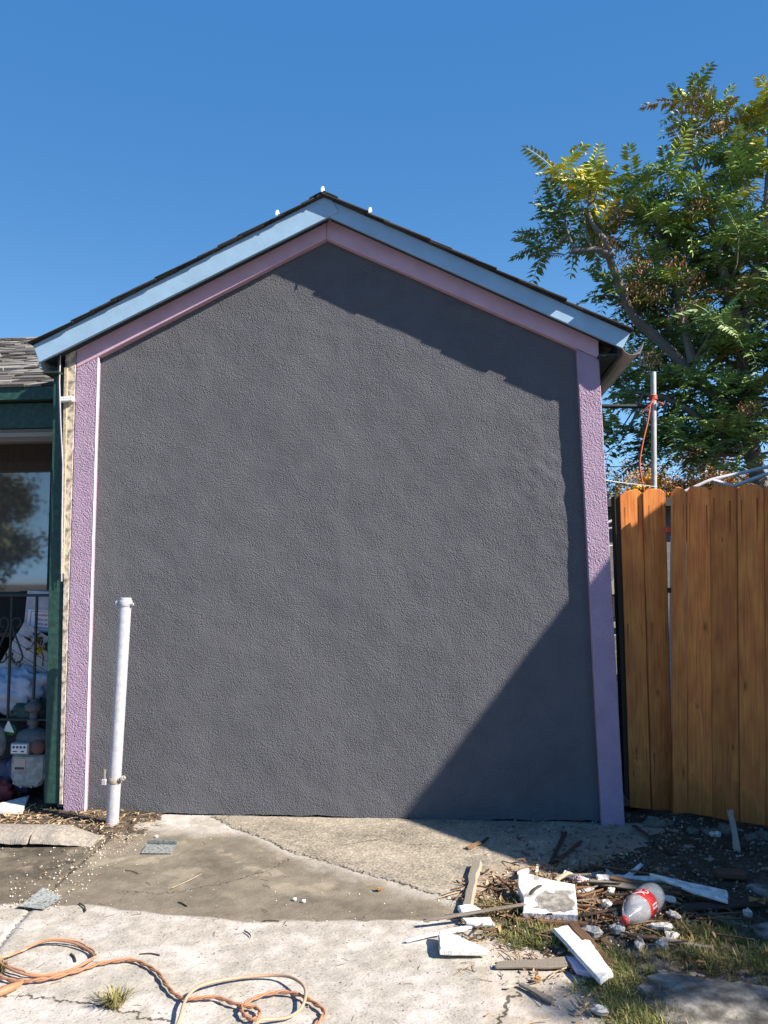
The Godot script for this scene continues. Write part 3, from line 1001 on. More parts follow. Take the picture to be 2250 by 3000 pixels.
# ---------------------------------------------------------------- the fence
func cedar_texture() -> ImageTexture:
	var w := 1024
	var h := 1024
	var A := noise(0.5, 301, FastNoiseLite.TYPE_SIMPLEX_SMOOTH, 3)
	var B := noise(0.035, 302, FastNoiseLite.TYPE_SIMPLEX_SMOOTH, 3)
	var Fn := noise(0.012, 303, FastNoiseLite.TYPE_SIMPLEX_SMOOTH, 3)
	var out := PackedByteArray()
	out.resize(w * h * 3)
	var r := RandomNumberGenerator.new()
	r.seed = 5
	for col in 8:
		var knots := []
		for k in r.randi_range(1, 3):
			knots.append(Vector3(r.randf_range(25, 103), r.randf_range(120, 960), r.randf_range(5, 11)))
		var nails := []
		var rows := [[62, 110], [430, 90], [830, 90]] if col < 2 else [[62, 190]]
		for rw in rows:
			for fx in [0.2, 0.8]:
				nails.append([128.0 * fx + r.randf_range(-8, 8), rw[0] + r.randf_range(-8, 12), rw[1] * r.randf_range(0.5, 1.0), r.randf_range(0.5, 1.0)])
		var tone := r.randf_range(0.72, 1.14)
		for x in 128:
			for y in h:
				var bend := 0.0
				var kn := 0.0
				for k in knots:
					var d: float = Vector2((x - k.x) / k.z, (y - k.y) / (k.z * 1.5)).length()
					bend += 14.0 * exp(-d * d * 0.12) * sign(x - k.x)
					kn = max(kn, exp(-d * d * 0.9))
				var gx := x + bend + col * 300.0
				var g := A.get_noise_2d(gx, y * 0.008) * 0.85 + B.get_noise_2d(gx * 2.6, y * 0.12) * 0.6
				var f := Fn.get_noise_2d(x + col * 400.0, y * 0.6)
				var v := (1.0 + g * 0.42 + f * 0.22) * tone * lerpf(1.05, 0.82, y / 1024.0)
				v *= 1.0 - 0.55 * kn
				v *= 1.0 - 0.6 * (exp(-pow(x / 3.5, 2.0)) + exp(-pow((127.0 - x) / 3.5, 2.0)))  # both board edges darkened to paint in the shaded gaps between boards
				for nl in nails:
					if y > nl[1] and y < nl[1] + nl[2] and absf(x - nl[0]) < 7.0:
						var t: float = (y - nl[1]) / nl[2]
						v *= 1.0 - 0.95 * nl[3] * (1.0 - t * t) * exp(-pow((x - nl[0]) / lerpf(3.2, 2.0, t), 2.0))
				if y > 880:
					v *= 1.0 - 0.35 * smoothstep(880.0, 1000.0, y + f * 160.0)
				var c := Color(clampf(0.585 * v, 0.0, 1.0), clampf(0.205 * v * lerpf(0.92, 1.05, f + 0.5), 0.0, 1.0), clampf(0.056 * v, 0.0, 1.0)).linear_to_srgb()
				var p := (y * w + col * 128 + x) * 3
				out[p] = int(c.r * 255.0)
				out[p + 1] = int(c.g * 255.0)
				out[p + 2] = int(c.b * 255.0)
	return ImageTexture.create_from_image(Image.create_from_data(w, h, false, Image.FORMAT_RGB8, out))

# a dog-eared board from its four corners; thick is measured behind its face
func picket(bl: Vector3, br: Vector3, tl: Vector3, tr: Vector3, thick: float, col: int, ear := 0.028) -> ArrayMesh:
	var st := begin()
	var u := (br - bl).normalized()
	var n := -u.cross(Vector3.UP).normalized()   # towards the back
	var w := bl.distance_to(br)
	var pts := [[bl, Vector2(0, 0)], [br, Vector2(1, 0)], [tr - Vector3.UP * ear, Vector2(1, 1)], [tr - u * ear, Vector2(1.0 - ear / w, 1)], [tl + u * ear, Vector2(ear / w, 1)], [tl - Vector3.UP * ear, Vector2(0, 1)]]
	var cuv := func(f: Vector2, y: float) -> Vector2: return Vector2((col + 0.03 + 0.94 * f.x) / 8.0, clampf(1.0 - y / 1.9, 0.002, 0.998))
	var c := Vector3.ZERO
	for p in pts:
		c += p[0] / 6.0
	var b := 0.003
	for face in 2:
		for i in range(1, 5):
			var ids := [0, i, i + 1]
			if face == 1:
				ids = [0, i + 1, i]
			var q := []
			for id in ids:
				var p: Vector3 = pts[id][0]
				var ins: Vector3 = p + u * (b if (p - c).dot(u) < 0 else -b) + Vector3.UP * (b if p.y < c.y else -b)
				q.append([ins + n * (0.0 if face == 0 else thick), pts[id][1]])
			for t in [0, 2, 1]:
				var e = q[t]
				st.set_uv(cuv.call(e[1], e[0].y))
				st.add_vertex(e[0])
	for i in 6:
		var j := (i + 1) % 6
		var p0: Vector3 = pts[i][0]
		var p1: Vector3 = pts[j][0]
		var i0: Vector3 = p0 + u * (b if (p0 - c).dot(u) < 0 else -b) + Vector3.UP * (b if p0.y < c.y else -b)
		var i1: Vector3 = p1 + u * (b if (p1 - c).dot(u) < 0 else -b) + Vector3.UP * (b if p1.y < c.y else -b)
		var loops := [[i0, i1], [p0 + n * b, p1 + n * b], [p0 + n * (thick - b), p1 + n * (thick - b)], [i0 + n * thick, i1 + n * thick]]
		for k in 3:
			var a: Vector3 = loops[k][0]
			var bb: Vector3 = loops[k][1]
			var cc: Vector3 = loops[k + 1][1]
			var d: Vector3 = loops[k + 1][0]
			for e in [[a, pts[i][1]], [bb, pts[j][1]], [cc, pts[j][1]], [a, pts[i][1]], [cc, pts[j][1]], [d, pts[i][1]]]:
				st.set_uv(cuv.call(e[1], e[0].y))
				st.add_vertex(e[0])
	return done(st)

func make_fence() -> void:
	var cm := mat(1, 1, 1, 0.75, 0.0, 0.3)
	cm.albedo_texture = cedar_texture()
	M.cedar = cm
	# fixed panel of two boards
	var f := thing("board_fence", "two-board cedar fence panel with dark side post beside the lilac corner trim", "fence", Vector3(1.16, 0, -0.2))
	var o := Vector3(1.16, 0, -0.2)
	var tops := [Vector3(1.045, 1.870, -0.200), Vector3(1.177, 1.882, -0.197), Vector3(1.310, 1.880, -0.200)]
	var bots := [Vector3(1.050, 0.030, -0.200), Vector3(1.166, 0.022, -0.195), Vector3(1.290, 0.022, -0.200)]
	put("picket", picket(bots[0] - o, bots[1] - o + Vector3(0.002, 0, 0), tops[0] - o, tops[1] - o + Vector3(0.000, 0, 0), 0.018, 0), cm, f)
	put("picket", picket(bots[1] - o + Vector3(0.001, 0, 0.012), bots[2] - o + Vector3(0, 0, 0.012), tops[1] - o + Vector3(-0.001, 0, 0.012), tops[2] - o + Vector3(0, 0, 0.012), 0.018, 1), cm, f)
	put("post", prismm([Vector2(1.022, 0.10), Vector2(1.052, 0.06), Vector2(1.046, 1.845), Vector2(1.014, 1.845)], 0.09, at(0, 0, -0.30) * Transform3D(Basis(), -Vector3(o.x, 0, o.z + 0.0)), 0.003), M.dark_wood, f)
	for y in [0.38, 1.05, 1.66]:
		put("rail", span(Vector3(1.03, y, -0.262) - o, Vector3(1.29, y + 0.085, -0.222) - o, 0.003), M.brown_wood, f)
	# the gate, swung a little towards the driveway
	var g := thing("fence_gate", "dog-eared cedar gate of tall boards standing ajar beside the two-board panel", "gate", Vector3(1.5, 0, 0.0))
	var q := Vector3(1.5, 0, 0.0)
	var tp := [Vector3(1.316, 1.876, -0.094), Vector3(1.395, 1.878, -0.070), Vector3(1.492, 1.867, 0.028), Vector3(1.606, 1.862, 0.116), Vector3(1.727, 1.856, 0.185), Vector3(1.86, 1.855, 0.25), Vector3(1.99, 1.855, 0.31)]
	var bt := [Vector3(1.256, 0.030, -0.094), Vector3(1.330, 0.040, -0.073), Vector3(1.436, 0.048, 0.028), Vector3(1.543, 0.052, 0.116), Vector3(1.654, 0.055, 0.185), Vector3(1.79, 0.055, 0.25), Vector3(1.92, 0.055, 0.31)]
	for i in 6:
		var gap: Vector3 = (tp[i + 1] - tp[i]).normalized() * [0.0, -0.001, -0.001, 0.0012, 0.0, 0.001][i]
		var push := Vector3(0.3, 0, -0.5) * (0.012 if i % 2 == 1 else 0.0)
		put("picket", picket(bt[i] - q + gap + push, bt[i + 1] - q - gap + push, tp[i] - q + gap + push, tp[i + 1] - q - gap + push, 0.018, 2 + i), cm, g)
	for y in [0.36, 1.64]:
		var st := begin()
		for i in 5:
			bar(st, tp[i] * Vector3(1, 0, 1) + Vector3(0.0, y, -0.055) - q, tp[i + 1] * Vector3(1, 0, 1) + Vector3(0.0, y, -0.055) - q, 0.085, 0.035, Vector3.UP, 0.002)
		put("rail", done(st), M.brown_wood, g)
	for y in [1.63, 1.28]:
		put("hinge", boxm(Vector3(0.035, 0.03, 0.02), 0.004, at(1.300 - 1.5, y, -0.13)), M.iron if y < 1.5 else M.red_cord, g)

# ---------------------------------------------------------------- behind the fence
func make_yard() -> void:
	var p := thing("gate_post", "tall grey metal pole rising behind the cedar fence", "pole", Vector3(1.36, 0, -0.6))
	put("tube", tubem([Vector3(-0.06, 0, 0), Vector3(0.016, 2.694, 0)], 0.0175, 14), M.galv, p)
	put("crossbar", tubem([Vector3(-0.47, 2.49, -0.03), Vector3(-0.005, 2.475, -0.03)], 0.014, 10), M.iron, p)
	put("cap", tubem([Vector3(0.016, 2.692, 0), Vector3(0.016, 2.697, 0)], 0.016, 14), M.galv, p)
	# orange cord knotted round the pole
	var rc := thing("tied_cord", "orange red cord knotted round the tall metal pole and hanging down", "cord", Vector3(1.37, 2.5, -0.58))
	var coil := []
	for i in 40:
		var a := TAU * i / 14.0
		coil.append(Vector3(-0.002 + cos(a) * 0.023, 0.015 + i * 0.0007, -0.02 + sin(a) * 0.023))
	put("loop", tubem(coil, 0.0055, 6), M.red_cord, rc)
	put("hanging_end", tubem(smooth_path([Vector3(-0.01, 0.012, 0.006), Vector3(-0.03, -0.03, 0.01), Vector3(-0.05, -0.13, 0.02), Vector3(-0.085, -0.26, 0.025), Vector3(-0.112, -0.40, 0.025), Vector3(-0.105, -0.50, 0.02), Vector3(-0.085, -0.60, 0.0), Vector3(-0.08, -0.75, -0.02)], 5), 0.0058, 6), M.red_cord, rc)
	put("loose_end", tubem(smooth_path([Vector3(0.0, 0.005, 0.007), Vector3(-0.035, -0.03, 0.02), Vector3(-0.075, -0.065, 0.015), Vector3(-0.09, -0.085, 0.01)], 4), 0.005, 6), M.red_cord, rc)
	put("knot", tubem(smooth_path([Vector3(0.02, -0.01, 0.0), Vector3(0.045, -0.02, 0.01), Vector3(0.05, -0.03, 0.0), Vector3(0.035, -0.028, 0.008), Vector3(0.05, -0.015, 0.004)], 4), 0.006, 6), M.red_cord, rc)
	single("white_string", tubem([Vector3(-0.42, 0.065, 0.05), Vector3(-0.2, 0.028, 0.05), Vector3(0, 0, 0.05)], 0.003, 5), M.white, "thin white string stretched from the house corner to the fence boards", "string", Vector3(1.32, 1.915, -0.45))
	# bent white tubes of a frame in the yard
	var fr := thing("tube_frame", "leaning white metal tube frame showing above the cedar gate", "frame", Vector3(2.9, 0, -2.5))
	var fo := Vector3(2.9, 0, -2.5)
	var T := [
		["top_tube", [Vector3(2.02, 2.07, -2.5), Vector3(2.207, 2.15, -2.5), Vector3(2.36, 2.215, -2.5), Vector3(2.6, 2.268, -2.5), Vector3(2.844, 2.324, -2.5), Vector3(3.6, 2.50, -2.5)]],
		["top_tube", [Vector3(2.40, 2.10, -2.45), Vector3(2.525, 2.150, -2.45), Vector3(2.68, 2.205, -2.45), Vector3(2.842, 2.262, -2.45), Vector3(3.6, 2.50, -2.48)]],
		["brace", [Vector3(2.36, 2.212, -2.5), Vector3(2.53, 2.15, -2.47)]],
		["leg", [Vector3(2.02, 2.07, -2.5), Vector3(1.9, 0.0, -2.45)]],
		["leg", [Vector3(3.6, 2.50, -2.5), Vector3(3.75, 0.0, -2.5)]]]
	for t in T:
		var pts := []
		for v in t[1]:
			pts.append(v - fo)
		put(t[0], tubem(smooth_path(pts, 3), 0.017, 10), M.white_metal, fr)
	var f2 := thing("clothes_horse", "pale metal tubes showing in the slot between lilac trim and fence", "frame", Vector3(1.58, 0, -3.0))
	put("rail", tubem([Vector3(-0.20, 1.82, 0), Vector3(0.10, 1.93, 0)], 0.014, 8), M.white_metal, f2)
	put("rail", tubem([Vector3(-0.22, 1.79, 0.02), Vector3(0.12, 1.845, 0.02)], 0.012, 8), M.galv, f2)
	put("rail", tubem([Vector3(-0.2, 1.655, 0), Vector3(0.2, 1.66, 0)], 0.010, 8), M.white_metal, f2)
	put("leg", tubem([Vector3(0.25, 1.95, 0), Vector3(0.25, 0, 0)], 0.016, 8), M.white_metal, f2)
	put("leg", tubem([Vector3(-0.30, 1.85, 0), Vector3(-0.30, 0, 0)], 0.016, 8), M.white_metal, f2)
	# grey clapboard shed beyond
	var s := thing("garden_shed", "low grey clapboard shed behind the fence with a brown vent", "shed", Vector3(3.0, 0, -6.0))
	var body := put("wall", span(Vector3(-1.3, 0, -2.2), Vector3(1.6, 2.28, -0.03)), mat(0.17, 0.165, 0.16, 0.9), s)
	for i in 19:
		put("plank", boxm(Vector3(2.9, 0.13, 0.014), 0.002, Transform3D(Basis(Vector3.RIGHT, 0.06), Vector3(0.15, 0.08 + i * 0.12, -0.02))), mat(0.20, 0.195, 0.19, 0.85) if i % 2 == 0 else mat(0.18, 0.175, 0.17, 0.85), body)
	put("roof", boxm(Vector3(3.2, 0.06, 2.6), 0.004, Transform3D(Basis(Vector3.RIGHT, 0.08), Vector3(0.15, 2.38, -1.1))), shingle_mat(1), s)
	put("eave_board", boxm(Vector3(3.2, 0.11, 0.02), 0.003, at(0.15, 2.34, 0.20)), mat(0.05, 0.05, 0.055, 0.8), s)
	var vent := put("vent", boxm(Vector3(0.30, 0.30, 0.03), 0.004, at(-0.80, 0.98, 0.01)), M.brown_wood, s)
	for i in 5:
		put("slat", boxm(Vector3(0.02, 0.26, 0.02), 0.002, at(-0.90 + i * 0.05, 0.98, 0.035)), M.dark_wood, vent)
	put("vent_hood", prismm([Vector2(-0.17, 0), Vector2(0.17, 0), Vector2(0.0, 0.20)], 0.05, at(-0.80, 1.14, 0.0), 0.003), M.tan, s)
	put("skirting", boxm(Vector3(0.5, 0.08, 0.05), 0.004, at(-0.80, 0.74, 0.02)), M.pale_wood, s)
	# odds and ends on the ground seen through the slot
	var piles := [["timber_offcut", "long pale timber offcut on the ground behind the fence slot", Vector3(1.36, 0.10, -2.2), Vector3(0.5, 0.05, 0.10), "pale_wood", 0.3], ["timber_offcut", "white board end lying in the yard near the house corner", Vector3(1.17, 0.10, -1.0), Vector3(0.22, 0.04, 0.12), "foam", 0.5], ["timber_offcut", "grey timber baulk stacked low against the shed front", Vector3(1.85, 0.42, -5.2), Vector3(0.7, 0.10, 0.14), "grey_wood", 0.1], ["timber_offcut", "pale plank resting on the grey baulk by the shed", Vector3(1.75, 0.66, -5.0), Vector3(0.6, 0.05, 0.14), "pale_wood", -0.15]]
	for e in piles:
		single(e[0], boxm(e[3], 0.006), M[e[4]], e[1], "timber", e[2]).rotation.y = e[5]
	single("rubble_heap", lump(Vector3(0.9, 0.5, 0.8), 0.5, 2.0, 5, 9, true), M.paver, "low grey rubble heap in the yard between house and shed", "rubble", Vector3(1.75, 0.12, -4.2))
	single("tarp_heap", lump(Vector3(0.8, 0.55, 0.5), 0.5, 1.6, 6, 10), M.galv, "crumpled grey tarpaulin heap in the yard before the rubble", "tarpaulin", Vector3(1.5, 0.1, -3.1))
	# thin overhead wires
	for wv in [[Vector3(-4, 6.0, -16.0), Vector3(14, 5.4, -16.0), "thin dark overhead wire crossing low behind the ailanthus tree"], [Vector3(-4, 4.55, -15.0), Vector3(14, 4.70, -15.0), "thin dark overhead wire just above the fence tops"]]:
		var pts := []
		for i in 13:
			var t := i / 12.0
			pts.append(wv[0].lerp(wv[1], t) - Vector3(0, sin(t * PI) * 0.5, 0) - wv[0])
		single("overhead_wire", tubem(pts, 0.012, 5), M.iron, wv[2], "wire", wv[0])

# ---------------------------------------------------------------- the house next door, whose eave shades the fence, the corner and the ground
func make_neighbour() -> void:
	var h := thing("neighbour_house", "neighbouring house whose straight eave throws the slanting shade across the wall corner", "house", Vector3(2.73, 0, 0.34), deg_to_rad(-46.37))
	var wm := weather(mat(0.42, 0.39, 0.34, 0.9), M.blot, 1.0, M.fine, 0.2)
	var turn := Transform3D(Basis(Vector3(0, 0, 1), Vector3.UP, Vector3(-1, 0, 0)), Vector3(6.2, 0, 0))
	var wall := put("wall", prismm([Vector2(-0.30, -0.05), Vector2(-0.30, 3.36), Vector2(-3.3, 4.53), Vector2(-6.3, 3.36), Vector2(-6.3, -0.05)], 5.47, turn), wm, h)
	var rs := begin()
	prism(rs, PackedVector2Array([Vector2(0.0, 3.30), Vector2(0.0, 3.385), Vector2(-3.3, 4.68), Vector2(-6.6, 3.385), Vector2(-6.6, 3.30), Vector2(-3.3, 4.58)]), 5.5, turn)
	put("roof", done(rs), shingle_mat(1), h)
	put("gutter", tubem([Vector3(0.72, 3.325, 0.0), Vector3(6.2, 3.325, 0.0)], 0.045, 8), M.gutter, h)
	var d := put("door", span(Vector3(2.0, 0.0, -0.31), Vector3(2.9, 2.05, -0.27), 0.004), M.dark_green, h)
	put("handle", lump(Vector3(0.06, 0.06, 0.06), 0.0, 1.0, 1, 6), M.galv, d).position = Vector3(2.82, 1.0, -0.24)
	var w := put("window", span(Vector3(3.5, 0.95, -0.31), Vector3(4.6, 2.05, -0.26), 0.004), M.white, h)
	put("pane", span(Vector3(3.57, 1.02, -0.256), Vector3(4.53, 1.98, -0.252)), M.glass, w)
	wall.set_meta("label", "plain rendered wall of the neighbouring house")

# ---------------------------------------------------------------- trees
func frond_mesh(pairs: int, droop: float, sd: int) -> ArrayMesh:
	var r := RandomNumberGenerator.new()
	r.seed = sd
	var st := begin()
	var spine := func(t: float) -> Vector3: return Vector3(t * (1.0 - 0.18 * droop * t), 0.10 * t - droop * t * t * 0.55, 0.0)
	var pts := []
	for i in 6:
		pts.append(spine.call(i / 5.0))
	tube(st, pts, [0.012, 0.010, 0.008, 0.007, 0.005, 0.003], 3, false)
	for i in pairs:
		var t := lerpf(0.16, 0.97, float(i) / (pairs - 1))
		var len := 0.235 * (0.75 + 0.5 * sin(PI * pow(t, 0.8))) * r.randf_range(0.88, 1.1)
		for s in [-1.0, 1.0]:
			if r.randf() < 0.04:
				continue
			var b: Vector3 = spine.call(t + r.randf_range(-0.012, 0.012))
			var d := Vector3(0.22 + 0.32 * t + r.randf_range(-0.1, 0.1), -0.22 + r.randf_range(-0.25, 0.12), s).normalized()
			leaflet(st, b, d, len, 0.36, r)
	leaflet(st, spine.call(0.99), (spine.call(1.0) - spine.call(0.9)).normalized(), 0.16, 0.32, r)
	return done(st)

func leaflet(st: SurfaceTool, b: Vector3, d: Vector3, len: float, wide: float, r: RandomNumberGenerator) -> void:
	var side := d.cross(Vector3.UP)
	if side.length() < 0.1:
		side = d.cross(Vector3.RIGHT)
	side = side.normalized().rotated(d.normalized(), r.randf_range(-0.5, 0.5))
	var nrm := side.cross(d)
	var sag := -nrm * len * 0.10
	var m1 := b + d * len * 0.38 + side * len * wide * 0.5 + nrm * len * 0.05
	var m2 := b + d * len * 0.38 - side * len * wide * 0.5 + nrm * len * 0.05
	var tip := b + d * len + sag
	tri(st, b, m1, tip)
	tri(st, b, tip, m2)

func frame_to(d: Vector3, up: Vector3, scale: float) -> Basis:
	var x := d.normalized()
	var z := x.cross(up)
	if z.length() < 0.05:
		z = x.cross(Vector3.RIGHT)
	z = z.normalized()
	return Basis(x * scale, z.cross(x) * scale, z * scale)

func seed_mesh(sd: int) -> ArrayMesh:
	var r := RandomNumberGenerator.new()
	r.seed = sd
	var st := SurfaceTool.new()
	st.begin(Mesh.PRIMITIVE_TRIANGLES)
	st.set_smooth_group(-1)
	for i in 150:
		var p := Vector3(r.randfn(0, 0.09), -absf(r.randfn(0.0, 0.13)), r.randfn(0, 0.09))
		var c := Color(0.32, 0.17, 0.085).lerp(Color(0.42, 0.27, 0.11), r.randf()) * r.randf_range(0.65, 1.15)
		st.set_color(c)
		leaflet(st, p, Vector3(r.randfn(), -1.2 + r.randfn() * 0.5, r.randfn()).normalized(), r.randf_range(0.04, 0.065), 0.34, r)
	st.generate_normals()
	return st.commit()

# crown: blobs of [x, y, radius, mood]; limbs: paths with radii
func pinnate_tree(t: Node3D, blobs: Array, limbs: Array, seeds: Array, depth: float, dense: float, lens: Vector2) -> void:
	var r := RandomNumberGenerator.new()
	r.seed = 400 + int(absf(t.position.x) * 10.0)
	var samples := []
	for l in limbs:
		var path := smooth_path(l[1], 5)
		var n := path.size()
		var rad := []
		for i in n:
			rad.append(lerpf(l[2], l[3], float(i) / (n - 1)))
			if i % 2 == 0:
				samples.append(path[i])
		put(l[0], tubem(path, rad, 9), M.bark, t)
	var xf := [[], [], []]
	var cl := [[], [], []]
	var tw := begin()
	for bl in blobs:
		var n := int(max(2.0, pow(bl[2] / 0.20, 2.0) * dense))
		var mood: String = bl[3] if bl.size() > 3 else "g"
		for k in n:
			var a := r.randf() * TAU
			var q: float = sqrt(r.randf()) * bl[2] * 0.88
			var dz := clampf(r.randfn(0.0, 0.55), -1.3, 1.3) * depth * clampf(bl[2] * 1.6, 0.4, 1.2)
			var p := Vector3(bl[0] + cos(a) * q, bl[1] + sin(a) * q - 0.08, dz)
			var best := Vector3.ZERO
			var bd := 1e9
			for s in samples:
				var ds: float = s.distance_to(p) + (0.6 if s.y > p.y else 0.0)
				if ds < bd:
					bd = ds
					best = s
			if bd < 1.9:
				var mid: Vector3 = best.lerp(p, 0.55) + Vector3(r.randf_range(-0.08, 0.08), -0.06, r.randf_range(-0.08, 0.08))
				tube(tw, [best, mid, p], [0.020, 0.012, 0.006], 4, false)
			var axis := (Vector3(0, 1.0, 0) + (p - best).normalized() * 0.6 + Vector3(r.randfn(), 0, r.randfn()) * 0.2).normalized()
			var m := r.randi_range(7, 10)
			var young: bool = (sin(a) > 0.25 and q > bl[2] * 0.45)
			var ph := r.randf() * TAU
			for f in m:
				var az := ph + f * 2.4
				var el := lerpf(1.25, -0.25, float(f) / m) + r.randf_range(-0.2, 0.2)
				var d := Vector3(cos(az) * cos(el), sin(el), sin(az) * cos(el))
				d = (Basis(Quaternion(Vector3.UP, axis)) * d).normalized()
				var len := r.randf_range(lens.x, lens.y) * (0.7 if f < 2 else 1.0)
				var v := r.randi() % 3
				xf[v].append(Transform3D(frame_to(d, Vector3.UP, len), p))
				var c := Color(0.090, 0.175, 0.065).lerp(Color(0.240, 0.330, 0.080), r.randf())
				if mood == "y" and (f < m * 0.7 or r.randf() < 0.4):
					c = Color(0.26, 0.35, 0.055).lerp(Color(0.70, 0.58, 0.06), pow(r.randf(), 1.1))
				elif young and f < 4 and bl[1] > 5.5 and r.randf() < 0.55:
					c = Color(0.20, 0.30, 0.055).lerp(Color(0.56, 0.50, 0.06), r.randf() * 0.9)
				elif mood == "b" and r.randf() < 0.38:
					c = Color(0.33, 0.18, 0.075).lerp(Color(0.26, 0.22, 0.05), r.randf())
				elif r.randf() < 0.04:
					c = Color(0.20, 0.15, 0.045)
				cl[v].append(c * r.randf_range(0.85, 1.15))
	for v in 3:
		many("foliage", frond_mesh([9, 10, 8][v], [0.35, 0.75, 1.1][v], 51 + v), M.leaf, xf[v], cl[v], t)
	put("twigs", done(tw), M.bark, t).set_meta("kind", "stuff")
	var sm := [seed_mesh(1), seed_mesh(2), seed_mesh(3)]
	for i in seeds.size():
		var o := put("seed_cluster", sm[i % 3], M.leaf, t)
		o.position = seeds[i] + Vector3(0, 0, 0.5 + r.randf_range(-0.2, 0.4))
		o.scale = Vector3.ONE * r.randf_range(0.8, 1.35)
		o.set_meta("kind", "stuff")

func simple_tree(called: String, label: String, at_: Vector3, height: float, spread: float, c0: Color, c1: Color, n: int, sd: int, leaf := 0.11, group := "") -> void:
	var r := RandomNumberGenerator.new()
	r.seed = sd
	var t := thing(called, label, "tree", at_, 0.0, group)
	var tr := [Vector3.ZERO, Vector3(0.1, height * 0.3, 0.05), Vector3(-0.05, height * 0.6, 0), Vector3(0.05, height * 0.9, 0)]
	put("trunk", tubem(smooth_path(tr, 4), 0.09 + height * 0.008, 8), M.bark, t)
	var st := begin()
	for k in 7:
		var d := Vector3(r.randfn(), r.randf_range(-0.6, 0.6), r.randfn()).normalized()
		leaflet(st, Vector3(r.randfn(), r.randfn(), r.randfn()) * 0.75, d, 1.0, 0.62, r)
	var lm := done(st)
	var lobes := []
	var bs := begin()
	for k in 16:
		var y := r.randf_range(0.28, 0.97)
		var w := spread * sqrt(maxf(0.05, 1.0 - pow((y - 0.55) / 0.5, 2.0)))
		var a := r.randf() * TAU
		var p := Vector3(cos(a) * w * r.randf_range(0.2, 0.85), y * height, sin(a) * w * r.randf_range(0.2, 0.85))
		lobes.append(p)
		tube(bs, smooth_path([Vector3(0, y * height * 0.62, 0), p * Vector3(0.45, 0.88, 0.45), p], 3), [0.05, 0.045, 0.04, 0.034, 0.028, 0.02, 0.012], 5, false)
	put("limbs", done(bs), M.bark, t)
	var xf := []
	var cl := []
	for i in n:
		var lb: Vector3 = lobes[i % lobes.size()]
		var p: Vector3 = lb + Vector3(r.randfn(), r.randfn() * 0.8, r.randfn()) * spread * 0.24
		xf.append(Transform3D(frame_to(Vector3(r.randfn(), r.randfn() - 0.3, r.randfn()), Vector3.UP, leaf * r.randf_range(0.7, 1.3)), p))
		cl.append(c0.lerp(c1, clampf(r.randfn(0.5, 0.3) + (0.25 if i % lobes.size() % 3 == 0 else -0.1), 0.0, 1.0)) * r.randf_range(0.8, 1.2))
	many("crown", lm, M.leaf, xf, cl, t)

